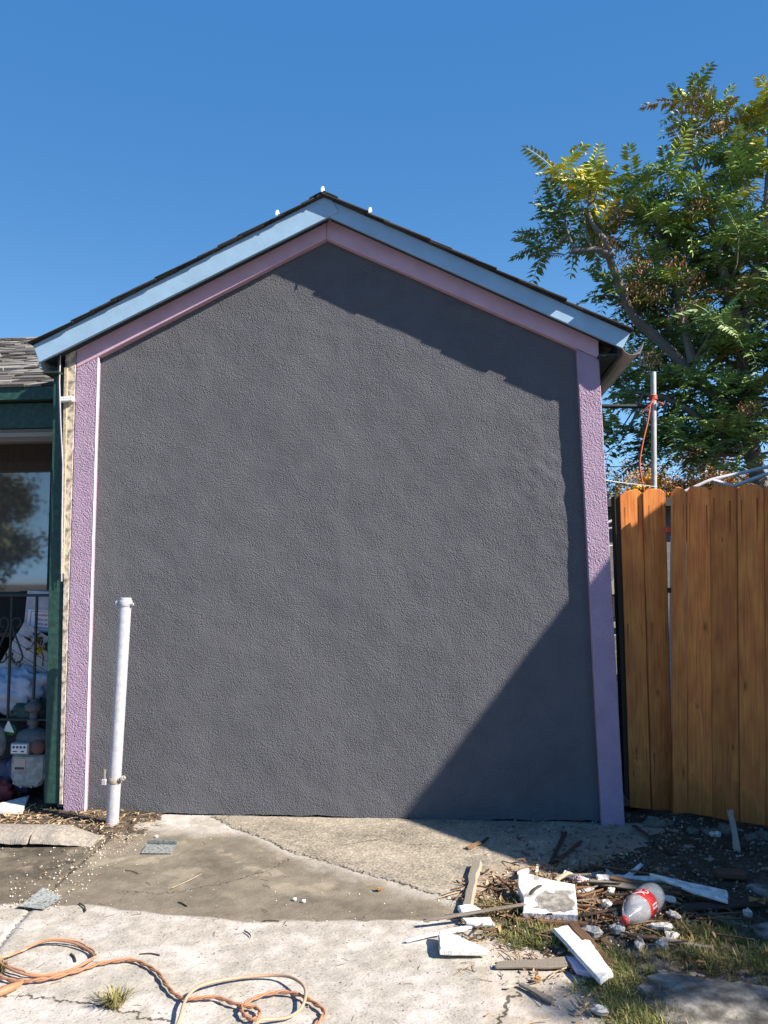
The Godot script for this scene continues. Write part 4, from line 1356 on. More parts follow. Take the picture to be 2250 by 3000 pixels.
func make_trees() -> void:
	var t := thing("ailanthus_tree", "tall tree with long feathery leaves and rusty seed clusters behind the fence", "tree", Vector3(4.92, 0, -8.0))
	var base := Vector3(4.92, 0, 0)
	var B := [[2.08, 7.72, 0.32, "y"], [2.42, 7.82, 0.33, "y"], [1.97, 7.28, 0.34, "g"], [2.32, 7.20, 0.40, "y"], [1.78, 6.90, 0.16], [2.50, 6.80, 0.22, "b"],
		[3.40, 7.94, 0.36], [3.68, 7.30, 0.56], [3.16, 7.24, 0.32], [4.06, 8.86, 0.28, "b"], [4.20, 8.54, 0.42, "b"], [4.43, 7.81, 0.62], [4.92, 8.85, 0.36, "y"], [5.25, 9.02, 0.40, "y"], [5.03, 8.10, 0.34, "y"],
		[4.10, 6.81, 0.75], [4.83, 6.86, 0.79], [3.42, 6.45, 0.24, "b"], [2.93, 5.92, 0.36, "b"], [3.2, 5.45, 0.40, "b"], [2.75, 6.05, 0.22],  [3.48, 5.83, 0.50, "b"], [4.27, 5.57, 0.90], [5.05, 5.39, 0.82], [3.51, 4.75, 0.58], [4.44, 4.43, 0.97], [5.05, 3.89, 0.75],
		[3.13, 4.40, 0.36], [2.84, 4.62, 0.24, "b"], [3.62, 3.85, 0.58], [2.85, 3.60, 0.20], [4.54, 3.45, 0.62], [3.24, 3.45, 0.26], [5.46, 6.45, 0.67, "y"], [5.62, 8.23, 0.45, "y"], [5.58, 4.47, 0.82], [6.3, 6.0, 1.0], [6.4, 4.6, 1.0], [6.2, 7.3, 0.7]]
	for b in B:
		b[0] -= base.x
	var P := func(a: Array) -> Array:
		var o := []
		for v in a:
			o.append(Vector3(v.x - base.x, v.y, v.z))
		return o
	var L := [
		["trunk", P.call([Vector3(4.95, -0.1, 0), Vector3(4.92, 0.98, 0), Vector3(4.93, 2.78, 0), Vector3(4.77, 3.89, 0), Vector3(4.75, 5.10, 0.05), Vector3(4.51, 6.17, 0.1), Vector3(4.34, 7.35, 0.0), Vector3(4.18, 8.10, 0), Vector3(4.07, 8.68, 0)]), 0.17, 0.016],
		["limb", P.call([Vector3(4.77, 3.6, 0), Vector3(4.40, 3.95, 0.25), Vector3(3.87, 4.67, 0.15), Vector3(3.31, 5.29, 0.1), Vector3(3.03, 5.53, 0.2), Vector3(2.68, 6.20, 0.5), Vector3(2.53, 6.33, 0.75), Vector3(2.35, 6.40, 0.75), Vector3(1.97, 6.38, 0.75)]), 0.10, 0.038],
		["limb", P.call([Vector3(2.60, 6.28, 0.75), Vector3(2.50, 6.56, 0.75), Vector3(2.30, 6.95, 0.70), Vector3(2.34, 7.5, 0.65)]), 0.060, 0.015],
		["limb", P.call([Vector3(2.05, 6.38, 0.75), Vector3(1.95, 6.75, 0.72), Vector3(1.88, 7.2, 0.7)]), 0.025, 0.012],
		["limb", P.call([Vector3(2.3, 6.41, 0.75), Vector3(2.22, 6.8, 0.74), Vector3(2.18, 7.2, 0.7)]), 0.02, 0.010],
		["limb", P.call([Vector3(4.75, 5.10, 0), Vector3(5.12, 6.92, 0.2), Vector3(5.30, 8.48, 0.1)]), 0.10, 0.018],
		["limb", P.call([Vector3(3.87, 4.67, 0.4), Vector3(3.73, 5.89, 0.2), Vector3(3.59, 6.83, 0), Vector3(3.47, 7.62, 0)]), 0.075, 0.018],
		["limb", P.call([Vector3(4.77, 3.3, 0), Vector3(3.63, 4.07, 0.3), Vector3(3.13, 4.23, 0.3)]), 0.07, 0.02],
		["limb", P.call([Vector3(4.9, 4.2, -0.2), Vector3(5.7, 5.2, -0.3), Vector3(6.3, 6.4, -0.3)]), 0.09, 0.025]]
	var S := P.call([Vector3(2.86, 6.42, 0), Vector3(3.09, 6.23, 0), Vector3(2.55, 6.60, 0.4), Vector3(4.05, 9.0, -0.3), Vector3(4.18, 8.86, 0), Vector3(4.35, 8.50, 0), Vector3(3.57, 6.29, 0), Vector3(3.85, 6.04, 0), Vector3(2.97, 6.00, 0), Vector3(3.26, 5.83, 0), Vector3(3.68, 5.51, 0), Vector3(3.07, 4.75, 0), Vector3(4.41, 3.9, 0.3), Vector3(3.97, 7.21, 0), Vector3(2.62, 7.02, 0.3)])
	pinnate_tree(t, B, L, S, 1.0, 0.82, Vector2(0.46, 0.74))
	# thinner tree at the neighbour's, whose leaves dapple the ground
	var t2 := thing("street_tree", "small feathery tree past the neighbouring house dappling the paving slab", "tree", Vector3(8.3, 0, 4.9))
	pinnate_tree(t2, [[-0.30, 5.25, 0.50], [-0.05, 5.7, 0.40], [0.15, 5.1, 0.45], [-0.55, 5.0, 0.30]], [["trunk", [Vector3(0.05, -0.1, 0), Vector3(0.0, 2.4, 0.0), Vector3(-0.1, 4.2, -0.1), Vector3(-0.2, 5.6, -0.1)], 0.09, 0.02]], [], 0.9, 0.42, Vector2(0.4, 0.6))
	# autumn trees far behind
	var o0 := Color(0.50, 0.22, 0.03)
	var o1 := Color(0.70, 0.46, 0.06)
	var A := [[Vector3(5.6, 0, -24), 5.6, 1.6, Color(0.07, 0.085, 0.045), Color(0.16, 0.15, 0.08), "grey green tree far behind, lowest by the house corner"], [Vector3(7.4, 0, -23), 5.5, 1.5, o0, o1, "orange autumn tree far behind the tall grey pole"], [Vector3(8.9, 0, -22), 5.7, 1.4, Color(0.26, 0.12, 0.05), Color(0.40, 0.22, 0.07), "rusty autumn tree far behind the gap in the gate"], [Vector3(10.3, 0, -22.5), 5.4, 1.5, o0, Color(0.60, 0.42, 0.05), "golden autumn tree far behind the white tube frame"], [Vector3(12.0, 0, -22), 5.9, 1.6, Color(0.30, 0.13, 0.04), o1, "amber autumn tree far off beneath the tall feathery tree"]]
	for i in A.size():
		simple_tree("autumn_tree", A[i][5], A[i][0], A[i][1], A[i][2], A[i][3], A[i][4], 2600, 600 + i, 0.10, "autumn trees beyond the yard")
	# across the street, seen only mirrored in the window
	simple_tree("garden_tree", "green tree across the street mirrored at the window's outer side", Vector3(-17.6, 0, 21.0), 5.4, 2.0, Color(0.05, 0.08, 0.03), Color(0.14, 0.15, 0.05), 3000, 700, 0.2, "trees across the street")
	simple_tree("garden_tree", "green tree across the street mirrored low in the window pane", Vector3(-12.4, 0, 22.0), 3.6, 1.8, Color(0.05, 0.08, 0.03), Color(0.14, 0.15, 0.05), 2400, 701, 0.2, "trees across the street")

# ---------------------------------------------------------------- on the porch
func lettering(s: String, size: float, m: Material, xf: Transform3D, parent: Node, depth := 0.0008) -> void:
	var tm := TextMesh.new()
	tm.text = s
	tm.font_size = 32
	tm.pixel_size = size / 32.0
	tm.depth = depth
	var f := SystemFont.new()
	f.font_names = PackedStringArray(["Droid Sans"])
	f.font_weight = 700
	tm.font = f
	put("lettering", tm, m, parent).transform = xf

func make_porch_things() -> void:
	# wrought-iron railing
	var rl := thing("porch_railing", "dark wrought iron porch railing with scrolls left of the green post", "railing", Vector3(-2.46, 0, -0.2))
	var o := Vector3(-2.46, 0, -0.2)
	put("top_rail", span(Vector3(-3.6, 1.255, -0.215) - o, Vector3(-2.44, 1.272, -0.185) - o, 0.003), M.iron, rl)
	put("bottom_rail", span(Vector3(-3.6, 0.49, -0.212) - o, Vector3(-2.44, 0.505, -0.188) - o, 0.003), M.iron, rl)
	for x in [-2.559, -2.722, -2.885, -3.05]:
		put("baluster", boxm(Vector3(0.014, 0.75, 0.014), 0.002, at(x + 2.46, 0.88, 0)), M.iron, rl)
	for sc in [-1.0, 1.0]:
		var pts := []
		for i in 26:
			var t := i / 25.0
			if t < 0.4:
				var a := lerpf(-PI * 0.5, PI * 1.25, t / 0.4)
				pts.append(Vector3(-0.262 + sc * (0.040 + cos(a) * 0.030), 1.095 + sin(a) * 0.030, 0.010))
			elif t < 0.75:
				var q := (t - 0.4) / 0.35
				pts.append(Vector3(-0.262 + sc * lerpf(0.012, 0.085, q), lerpf(1.07, 0.90, q), 0.010))
			else:
				var a := lerpf(0.2, -PI * 1.2, (t - 0.75) / 0.25)
				pts.append(Vector3(-0.262 + sc * (0.052 + cos(a) * 0.036), 0.885 + sin(a) * 0.040, 0.010))
		put("scroll", tubem(pts, 0.0055, 6), M.iron, rl)
	# cartons
	var c1 := thing("carton_box", "white carton with red printed label high behind the railing", "box", Vector3(-2.66, 1.03, -0.45), 0.0)
	var cb := put("body", boxm(Vector3(0.24, 0.27, 0.16), 0.004, Transform3D(Basis(Vector3(0, 0, 1), -0.07), Vector3(0, 0.12, -0.09))), M.white_carton, c1)
	var fx := Transform3D(Basis(Vector3(0, 0, 1), -0.07), Vector3(0.0, 0.12, -0.008))
	put("label", boxm(Vector3(0.215, 0.13, 0.001), 0.0, fx * at(0.01, -0.055, 0)), M.white, c1)
	for e in [[0.0, 0.0, 0.17, 0.004], [0.0, -0.105, 0.17, 0.004], [-0.085, -0.052, 0.004, 0.108], [0.085, -0.052, 0.004, 0.108]]:
		put("label_rule", boxm(Vector3(e[2], e[3], 0.0008), 0.0, fx * at(e[0] + 0.01, e[1], 0.0012)), M.red_ink, c1)
	lettering("GEOGRAPHIC", 0.020, M.red_ink, fx * at(0.012, -0.022, 0.0014), c1)
	lettering("FILE 20", 0.020, M.red_ink, fx * at(0.008, -0.052, 0.0014), c1)
	lettering("1873 - 68", 0.017, M.red_ink, fx * at(0.010, -0.080, 0.0014), c1)
	# what it stands on
	var sh := thing("porch_shelf", "dark shelf of odds and ends against the porch wall carrying the cartons", "shelf", Vector3(-2.72, 0, -0.7))
	put("board", boxm(Vector3(0.62, 0.03, 0.42), 0.004, at(0, 0.995, -0.02)), M.dark_wood, sh)
	put("board", boxm(Vector3(0.62, 0.03, 0.42), 0.004, at(0, 0.50, -0.02)), M.dark_wood, sh)
	for x in [-0.29, 0.29]:
		put("side", boxm(Vector3(0.03, 1.0, 0.40), 0.003, at(x, 0.51, -0.02)), M.dark_wood, sh)
	# tilted open carton with a grey printed band
	var c2 := thing("carton_box", "tilted pale carton with dark handwriting and an oval mark behind the railing", "box", Vector3(-2.68, 0.80, -0.40), 0.0)
	var tx := Transform3D(Basis(Vector3(0, 0, 1), -0.52), Vector3(-0.02, 0.02, -0.06))
	put("body", boxm(Vector3(0.34, 0.26, 0.16), 0.004, tx), M.white_carton, c2)
	put("flap", boxm(Vector3(0.34, 0.09, 0.004), 0.001, tx * at(0, 0.165, 0.07)), M.white_carton, c2)
	put("tape_line", boxm(Vector3(0.34, 0.004, 0.001), 0.0, tx * at(0, 0.075, 0.0808)), M.ink, c2)
	put("tape_line", boxm(Vector3(0.34, 0.004, 0.001), 0.0, tx * at(0, 0.02, 0.0808)), M.ink, c2)
	put("label", boxm(Vector3(0.33, 0.085, 0.001), 0.0, tx * at(0, -0.035, 0.0808)), M.carton, c2)
	lettering("FELIX", 0.045, M.ink, tx * at(-0.09, -0.035, 0.082), c2)
	var ov := begin()
	for k in 24:
		var a := TAU * k / 24.0
		bar(ov, Vector3(0.085 + cos(a) * 0.05, -0.035 + sin(a) * 0.022, 0.082), Vector3(0.085 + cos(a + TAU / 24.0) * 0.05, -0.035 + sin(a + TAU / 24.0) * 0.022, 0.082), 0.001, 0.004, Vector3(0, 0, 1), 0.0)
	put("oval_mark", done(ov), M.ink, c2).transform = tx
	# yellow flower
	var fl := thing("yellow_flower", "yellow many petalled flower on dried brown leaves above the tilted carton", "flower", Vector3(-2.60, 0.925, -0.33))
	var ps := begin()
	for k in 26:
		var a := k * 2.4
		var e := lerpf(0.1, 1.2, (k % 13) / 13.0)
		var d := Vector3(cos(a) * cos(e), sin(a) * cos(e) - 0.15, sin(e))
		leaflet(ps, Vector3(0, 0, 0), d, 0.042, 0.34, rng)
	put("petals", done(ps), mat(0.62, 0.46, 0.03, 0.7), fl)
	put("centre", lump(Vector3(0.02, 0.02, 0.02), 0.3, 3.0, 2, 6), mat(0.35, 0.22, 0.02, 0.9), fl)
	put("stem", tubem([Vector3(0, -0.005, -0.01), Vector3(0.01, -0.06, -0.03), Vector3(0.0, -0.12, -0.04)], 0.004, 5), mat(0.06, 0.10, 0.03), fl)
	var dl := begin()
	for k in 22:
		leaflet(dl, Vector3(rng.randf_range(-0.09, 0.06), rng.randf_range(-0.03, 0.08), rng.randf_range(-0.08, -0.02)), Vector3(rng.randfn(), rng.randfn(), rng.randfn()).normalized(), 0.07, 0.5, rng)
	put("dry_leaves", done(dl), mat(0.13, 0.075, 0.03, 0.9), fl)
	# plastic bag, trash
	single("plastic_bag", lump(Vector3(0.44, 0.27, 0.22), 0.55, 2.2, 14, 16), M.bag, "crumpled pale blue plastic bag stuffed below the tilted carton", "bag", Vector3(-2.76, 0.655, -0.36))
	single("plastic_bag", lump(Vector3(0.30, 0.14, 0.2), 0.5, 2.6, 15, 12), mat(0.03, 0.06, 0.05, 0.5), "dark green plastic bag hanging from the bottom rail over the meter", "bag", Vector3(-2.62, 0.53, -0.33))
	single("green_wrapper", lump(Vector3(0.12, 0.10, 0.05), 0.7, 3.0, 16, 9, true), mat(0.05, 0.28, 0.04, 0.5), "bright green plastic wrapper with a white corner left above the meter", "wrapper", Vector3(-2.745, 0.42, -0.27))
	single("paper_scrap", prismm([Vector2(0, 0), Vector2(0.07, -0.01), Vector2(0.03, 0.07)], 0.004), M.white, "torn white paper triangle stuck on the green wrapper", "paper", Vector3(-2.765, 0.42, -0.235))
	single("cloth_bundle", lump(Vector3(0.22, 0.26, 0.2), 0.5, 3.0, 17, 12), weather(mat(0.20, 0.17, 0.27, 0.9), M.mott, 0.06), "striped violet cloth bundle on the ground beside the meter", "cloth", Vector3(-2.71, 0.12, -0.30))
	single("cloth_bundle", lump(Vector3(0.20, 0.15, 0.16), 0.6, 3.4, 18, 12), weather(mat(0.52, 0.10, 0.13, 0.8), ntex(256, 0.05, 61, 0.1, 1.0), 0.05), "crumpled red and white bag on the ground left of the meter", "bag", Vector3(-2.74, 0.075, -0.14))
	single("flower_pot", lump(Vector3(0.24, 0.26, 0.2), 0.25, 2.0, 19, 10), M.meter, "pale grey bucket shape at the far outer edge beside the meter", "bucket", Vector3(-2.86, 0.36, -0.22))
	single("junk_heap", lump(Vector3(0.9, 0.55, 0.4), 0.5, 3.0, 20, 14), weather(mat(0.10, 0.075, 0.07, 0.9), M.mott, 0.12), "dark heap of odds and ends under the shelf behind the meter", "junk", Vector3(-2.72, 0.20, -0.62))
	# gas meter
	var g := thing("gas_meter", "weathered grey gas meter with dial window standing before the porch", "meter", Vector3(-2.545, 0, -0.17))
	var prof := [Vector2(-0.098, 0.30), Vector2(0.098, 0.30), Vector2(0.108, 0.27), Vector2(0.108, 0.165), Vector2(0.085, 0.12), Vector2(0.055, 0.107), Vector2(-0.055, 0.107), Vector2(-0.085, 0.12), Vector2(-0.108, 0.165), Vector2(-0.108, 0.27)]
	put("body", prismm(prof, 0.10, at(0.004, 0, -0.05), 0.012), M.meter, g)
	var idx := put("index_box", boxm(Vector3(0.115, 0.068, 0.06), 0.005, at(-0.042, 0.340, 0.035)), mat(0.28, 0.29, 0.29, 0.6), g)
	put("dial_plate", boxm(Vector3(0.098, 0.052, 0.002), 0.0, at(-0.042, 0.340, 0.0665)), mat(0.66, 0.66, 0.66, 0.5), idx)
	for k in 4:
		put("dial", tubem([Vector3(-0.076 + k * 0.0225, 0.350, 0.0675), Vector3(-0.076 + k * 0.0225, 0.350, 0.0690)], 0.008, 10), M.ink, idx)
	put("dial_text", boxm(Vector3(0.03, 0.006, 0.001), 0.0, at(-0.068, 0.325, 0.0682)), M.ink, idx)
	put("dial_text", boxm(Vector3(0.02, 0.008, 0.001), 0.0, at(-0.02, 0.325, 0.0682)), M.ink, idx)
	var bd := put("badge", boxm(Vector3(0.072, 0.072, 0.004), 0.001, at(-0.043, 0.245, 0.0515)), mat(0.42, 0.32, 0.28, 0.5), g)
	put("badge_text", boxm(Vector3(0.060, 0.014, 0.001), 0.0, at(-0.043, 0.222, 0.0545)), M.ink, bd)
	put("top_casing", lump(Vector3(0.24, 0.13, 0.14), 0.12, 2.0, 21, 10), M.old_pipe, g).position = Vector3(0.0, 0.385, -0.03)
	put("rust_boss", lump(Vector3(0.10, 0.09, 0.07), 0.1, 2.0, 22, 9), mat(0.16, 0.07, 0.06, 0.8), g).position = Vector3(0.055, 0.345, 0.025)
	for b in [[-0.075, 0.135], [0.075, 0.135], [-0.03, 0.115], [0.035, 0.115]]:
		put("bolt", tubem([Vector3(b[0], b[1], 0.048), Vector3(b[0], b[1], 0.056)], 0.008, 6), M.meter, g)
	put("riser_pipe", tubem([Vector3(-0.01, 0.40, -0.03), Vector3(-0.012, 0.62, -0.04)], 0.026, 10), M.old_pipe, g)
	put("pipe_collar", tubem([Vector3(-0.011, 0.47, -0.03), Vector3(-0.011, 0.50, -0.03)], 0.036, 8), M.old_pipe, g)
	put("regulator", lump(Vector3(0.10, 0.07, 0.10), 0.08, 2.0, 23, 10), M.old_pipe, g).position = Vector3(-0.012, 0.575, -0.03)
	put("service_pipe", tubem([Vector3(0.07, -0.03, -0.05), Vector3(0.07, 0.36, -0.05)], 0.015, 8), M.iron, g)
	# white board lying in front of it all
	single("foam_board", prismm([Vector2(-2.62, 0.02), Vector2(-2.545, 0.165), Vector2(-2.415, -0.150), Vector2(-2.74, -0.16)], 0.022, Transform3D(Basis(Vector3.RIGHT, -PI / 2), Vector3(0, 0.03, 0)), 0.003), M.foam, "white foam board lying on the soil between meter and kerb", "board", Vector3(0, 0, 0.0))

# ---------------------------------------------------------------- on the driveway
func make_driveway_things() -> void:
	# leaning white pipe bollard in front of the wall
	var p := thing("steel_post", "leaning white painted steel pipe post before the grey wall", "post", Vector3(-1.833, -0.01, 0.272))
	var top := Vector3(0.045, 1.262, -0.005)
	var dir := top.normalized()
	put("tube", tubem([Vector3.ZERO, top], 0.0335, 20), M.pipe, p)
	var band := func(y: float, r: float, hh: float) -> ArrayMesh:
		var c := dir * y
		return tubem([c - dir * hh * 0.5, c - dir * hh * 0.4, c + dir * hh * 0.4, c + dir * hh * 0.5], [r - 0.002, r, r, r - 0.002], 20)
	var cl := put("top_clamp", band.call(1.236, 0.038, 0.034), M.pipe, p)
	put("clamp_lug", boxm(Vector3(0.016, 0.030, 0.022), 0.003, Transform3D(Basis(), dir * 1.236 + Vector3(-0.044, 0, 0.008))), M.pipe, cl)
	put("clamp_bolt", tubem([dir * 1.232 + Vector3(0.036, 0, 0.012), dir * 1.232 + Vector3(0.052, 0, 0.012)], 0.009, 6), M.pipe, cl)
	put("rim", tubem([dir * 1.255, dir * 1.268], [0.033, 0.031], 20), M.pipe, p)
	var c2 := put("hinge_clamp", band.call(0.272, 0.0375, 0.030), M.pale_wood, p)
	put("pin", tubem([dir * 0.272 + Vector3(-0.052, -0.012, 0.02), dir * 0.272 + Vector3(-0.050, 0.062, 0.02)], 0.0085, 8), M.grey_wood, c2)
	put("ear", boxm(Vector3(0.028, 0.034, 0.022), 0.004, Transform3D(Basis(), dir * 0.272 + Vector3(-0.050, -0.006, 0.02))), M.pipe, c2)
	put("bolt", tubem([dir * 0.272 + Vector3(0.030, 0.004, 0.022), dir * 0.272 + Vector3(0.066, 0.022, 0.024)], 0.010, 7), M.pale_wood, c2)
	put("nut", tubem([dir * 0.272 + Vector3(0.048, 0.012, 0.023), dir * 0.272 + Vector3(0.058, 0.018, 0.024)], 0.014, 6), M.pipe, c2)
	# two flashing shingles of sheet metal
	var f1 := begin()
	prism(f1, PackedVector2Array([Vector2(-1.540, -0.522), Vector2(-1.385, -0.519), Vector2(-1.366, -0.642), Vector2(-1.518, -0.646)]), 0.0015, Transform3D(Basis(Vector3.RIGHT, -PI / 2), Vector3(0, 0.007, 0)))
	bar(f1, Vector3(-1.540, 0.018, 0.515), Vector3(-1.385, 0.018, 0.512), 0.024, 0.0015, Vector3(0, 1, 0.3), 0.0)
	single("metal_flashing", done(f1), M.flashing, "bent sheet metal flashing lying flat in the damp stain before the wall", "flashing", Vector3.ZERO, "loose metal flashings")
	var f2 := begin()
	var pa := [Vector3(-1.748, 0.034, 1.160), Vector3(-1.640, 0.010, 1.197), Vector3(-1.660, 0.008, 1.315), Vector3(-1.775, 0.012, 1.300)]
	quad(f2, pa[3], pa[2], pa[1], pa[0])
	quad(f2, pa[3], pa[0], Vector3(-1.765, 0.006, 1.168), Vector3(-1.790, 0.006, 1.302))
	single("metal_flashing", done(f2), M.flashing, "curled sheet metal flashing lying on the slab joint at the damp edge", "flashing", Vector3.ZERO, "loose metal flashings")
	# extension cord
	var c := thing("extension_cord", "tangled orange extension cord in two loops on the pale driveway", "cord", Vector3(-1.0, 0, 1.85))
	var o := Vector3(-1.0, 0, 1.85)
	var conv := func(a: Array, y: float) -> Array:
		var r := []
		for v in a:
			r.append(Vector3(v.x, y, v.y) - o)
		return smooth_path(r, 7)
	var P1 := [Vector2(-1.75, 1.86), Vector2(-1.66, 1.81), Vector2(-1.592, 1.743), Vector2(-1.565, 1.690), Vector2(-1.525, 1.632), Vector2(-1.471, 1.609), Vector2(-1.385, 1.615), Vector2(-1.313, 1.650), Vector2(-1.266, 1.704), Vector2(-1.258, 1.746), Vector2(-1.285, 1.788), Vector2(-1.343, 1.826), Vector2(-1.417, 1.848), Vector2(-1.487, 1.835), Vector2(-1.548, 1.798), Vector2(-1.590, 1.759), Vector2(-1.66, 1.76)]
	var P2 := [Vector2(-1.70, 1.72), Vector2(-1.63, 1.74), Vector2(-1.588, 1.775), Vector2(-1.545, 1.842), Vector2(-1.481, 1.876), Vector2(-1.413, 1.878), Vector2(-1.344, 1.853), Vector2(-1.279, 1.800), Vector2(-1.235, 1.755), Vector2(-1.183, 1.727), Vector2(-1.119, 1.716), Vector2(-1.055, 1.749), Vector2(-0.993, 1.801), Vector2(-0.944, 1.867), Vector2(-0.889, 1.929), Vector2(-0.842, 1.950), Vector2(-0.799, 1.941), Vector2(-0.746, 1.937), Vector2(-0.692, 1.964), Vector2(-0.642, 1.981), Vector2(-0.611, 1.985), Vector2(-0.590, 2.015), Vector2(-0.597, 2.049), Vector2(-0.627, 2.039), Vector2(-0.652, 2.001), Vector2(-0.647, 1.961), Vector2(-0.612, 1.917), Vector2(-0.556, 1.890), Vector2(-0.500, 1.897), Vector2(-0.447, 1.933), Vector2(-0.402, 1.977), Vector2(-0.389, 2.009), Vector2(-0.405, 2.061), Vector2(-0.42, 2.16)]
	var P3 := [Vector2(-0.83, 2.22), Vector2(-0.822, 2.10), Vector2(-0.836, 1.987), Vector2(-0.823, 1.920), Vector2(-0.784, 1.863), Vector2(-0.719, 1.812), Vector2(-0.627, 1.787), Vector2(-0.550, 1.804), Vector2(-0.490, 1.862), Vector2(-0.463, 1.920), Vector2(-0.464, 1.985), Vector2(-0.495, 2.026), Vector2(-0.544, 2.050), Vector2(-0.574, 2.078), Vector2(-0.59, 2.16)]
	for tw in 2:
		var core: Array = conv.call(P2, 0.014)
		var q := []
		for i in core.size():
			var t: Vector3 = (core[min(i + 1, core.size() - 1)] - core[max(i - 1, 0)]).normalized()
			var s := t.cross(Vector3.UP)
			var a := i * 0.62 + tw * PI
			q.append(core[i] + (s * cos(a) + Vector3.UP * sin(a)) * 0.0036)
		put("strand", tubem(q, 0.0037, 7), M.cord_orange, c)
	var lift: Array = conv.call(P1, 0.012)
	for i in lift.size():
		lift[i].y += 0.012 * (0.5 + 0.5 * sin(i * 0.22))
	put("strand", tubem(lift, 0.0047, 7), M.cord_orange, c)
	var side := []
	for v in lift:
		side.append(v + Vector3(0.004, 0.0, -0.012) + Vector3(edge_noise.get_noise_2d(v.x * 2.0, v.z * 2.0) * 0.02, 0, 0))
	put("pale_strand", tubem(side, 0.0042, 7), M.cord_pale, c)
	var l3: Array = conv.call(P3, 0.012)
	for i in l3.size():
		l3[i].y += 0.020 * (0.5 - 0.5 * cos(i * 0.16))
	put("pale_strand", tubem(l3, 0.0052, 7), M.cord_pale, c)
	put("plug", tubem([Vector3(-1.470, 0.016, 1.965) - o, Vector3(-1.455, 0.018, 1.950) - o, Vector3(-1.435, 0.016, 1.915) - o, Vector3(-1.43, 0.013, 1.885) - o], [0.013, 0.015, 0.012, 0.006], 9), M.cord_orange, c)
	# twigs
	var tws := [[Vector2(-1.549, 1.233), Vector2(-1.486, 1.308), 0.006, "dark bent twig at the damp edge beside the curled flashing"], [Vector2(-1.136, 1.194), Vector2(-1.086, 1.235), 0.005, "short dark twig in the damp stain near its dry edge"], [Vector2(-0.740, 1.349), Vector2(-0.673, 1.348), 0.004, "thin dark twig lying along the damp edge"], [Vector2(-1.120, 1.651), Vector2(-1.045, 1.653), 0.006, "straight grey twig on the pale slab above the cord"], [Vector2(-1.371, 1.664), Vector2(-1.327, 1.717), 0.006, "dark twig inside the outer cord loop"], [Vector2(-0.468, 0.415), Vector2(-0.351, 0.353), 0.004, "thin brown twig on the washed stones by the wall"], [Vector2(-1.217, 1.054), Vector2(-1.138, 0.884), 0.003, "long pale straw in the middle of the damp stain"], [Vector2(-1.843, 0.774), Vector2(-1.792, 0.783), 0.005, "short dark twig beside the slab joint"], [Vector2(-1.51, 0.86), Vector2(-1.43, 0.90), 0.003, "thin curved twig in the damp stain below the flat flashing"], [Vector2(-0.79, 1.44), Vector2(-0.755, 1.48), 0.005, "forked twig on the pale slab below the damp edge"]]
	for i in tws.size():
		var a: Vector2 = tws[i][0]
		var b: Vector2 = tws[i][1]
		var m := (a + b) * 0.5 + (b - a).orthogonal() * rng.randf_range(-0.10, 0.10)
		var pth := smooth_path([Vector3(0, 0.004, 0), Vector3(m.x - a.x, 0.005, m.y - a.y), Vector3(b.x - a.x, 0.004, b.y - a.y)], 4)
		single("twig", tubem(pth, tws[i][2] * 0.55, 5), M.lath if i == 6 else M.dark_wood, tws[i][3], "twig", Vector3(a.x, 0, a.y), "twigs on the driveway")
	# lone tufts
	for e in [[Vector3(-1.065, 0.0, 1.985), 0.062, "dry straw coloured grass tuft in a slab crack near the cord"], [Vector3(-1.555, 0.0, 1.80), 0.04, "small green grass tuft inside the cord's outer bend"]]:
		single("grass_tuft", tuft(e[1], 110 if e[1] > 0.05 else 50, int(e[1] * 1000.0), Color(0.34, 0.28, 0.12), Color(0.20, 0.20, 0.07)), M.grass, e[2], "grass", e[0], "lone grass tufts")

func tuft(size: float, n: int, sd: int, c0: Color, c1: Color) -> ArrayMesh:
	var r := RandomNumberGenerator.new()
	r.seed = sd
	var st := SurfaceTool.new()
	st.begin(Mesh.PRIMITIVE_TRIANGLES)
	st.set_smooth_group(-1)
	for i in n:
		var a := r.randf() * TAU
		var d := Vector3(cos(a), 0, sin(a))
		var b := d * r.randf() * size * 0.45
		var len := size * r.randf_range(0.5, 1.25)
		var lean := r.randf_range(0.3, 1.3)
		var m := b + d * len * 0.4 * lean + Vector3.UP * len * 0.5 / (0.5 + lean * 0.5)
		var e := m + d * len * 0.55 * lean + Vector3.UP * len * r.randf_range(-0.1, 0.3)
		var s := d.cross(Vector3.UP) * size * 0.034
		st.set_color(c0.lerp(c1, r.randf()) * r.randf_range(0.7, 1.2))
		quad(st, b - s, b + s, m + s * 0.8, m - s * 0.8)
		tri(st, m - s * 0.8, m + s * 0.8, e)
	st.generate_normals()
	return st.commit()

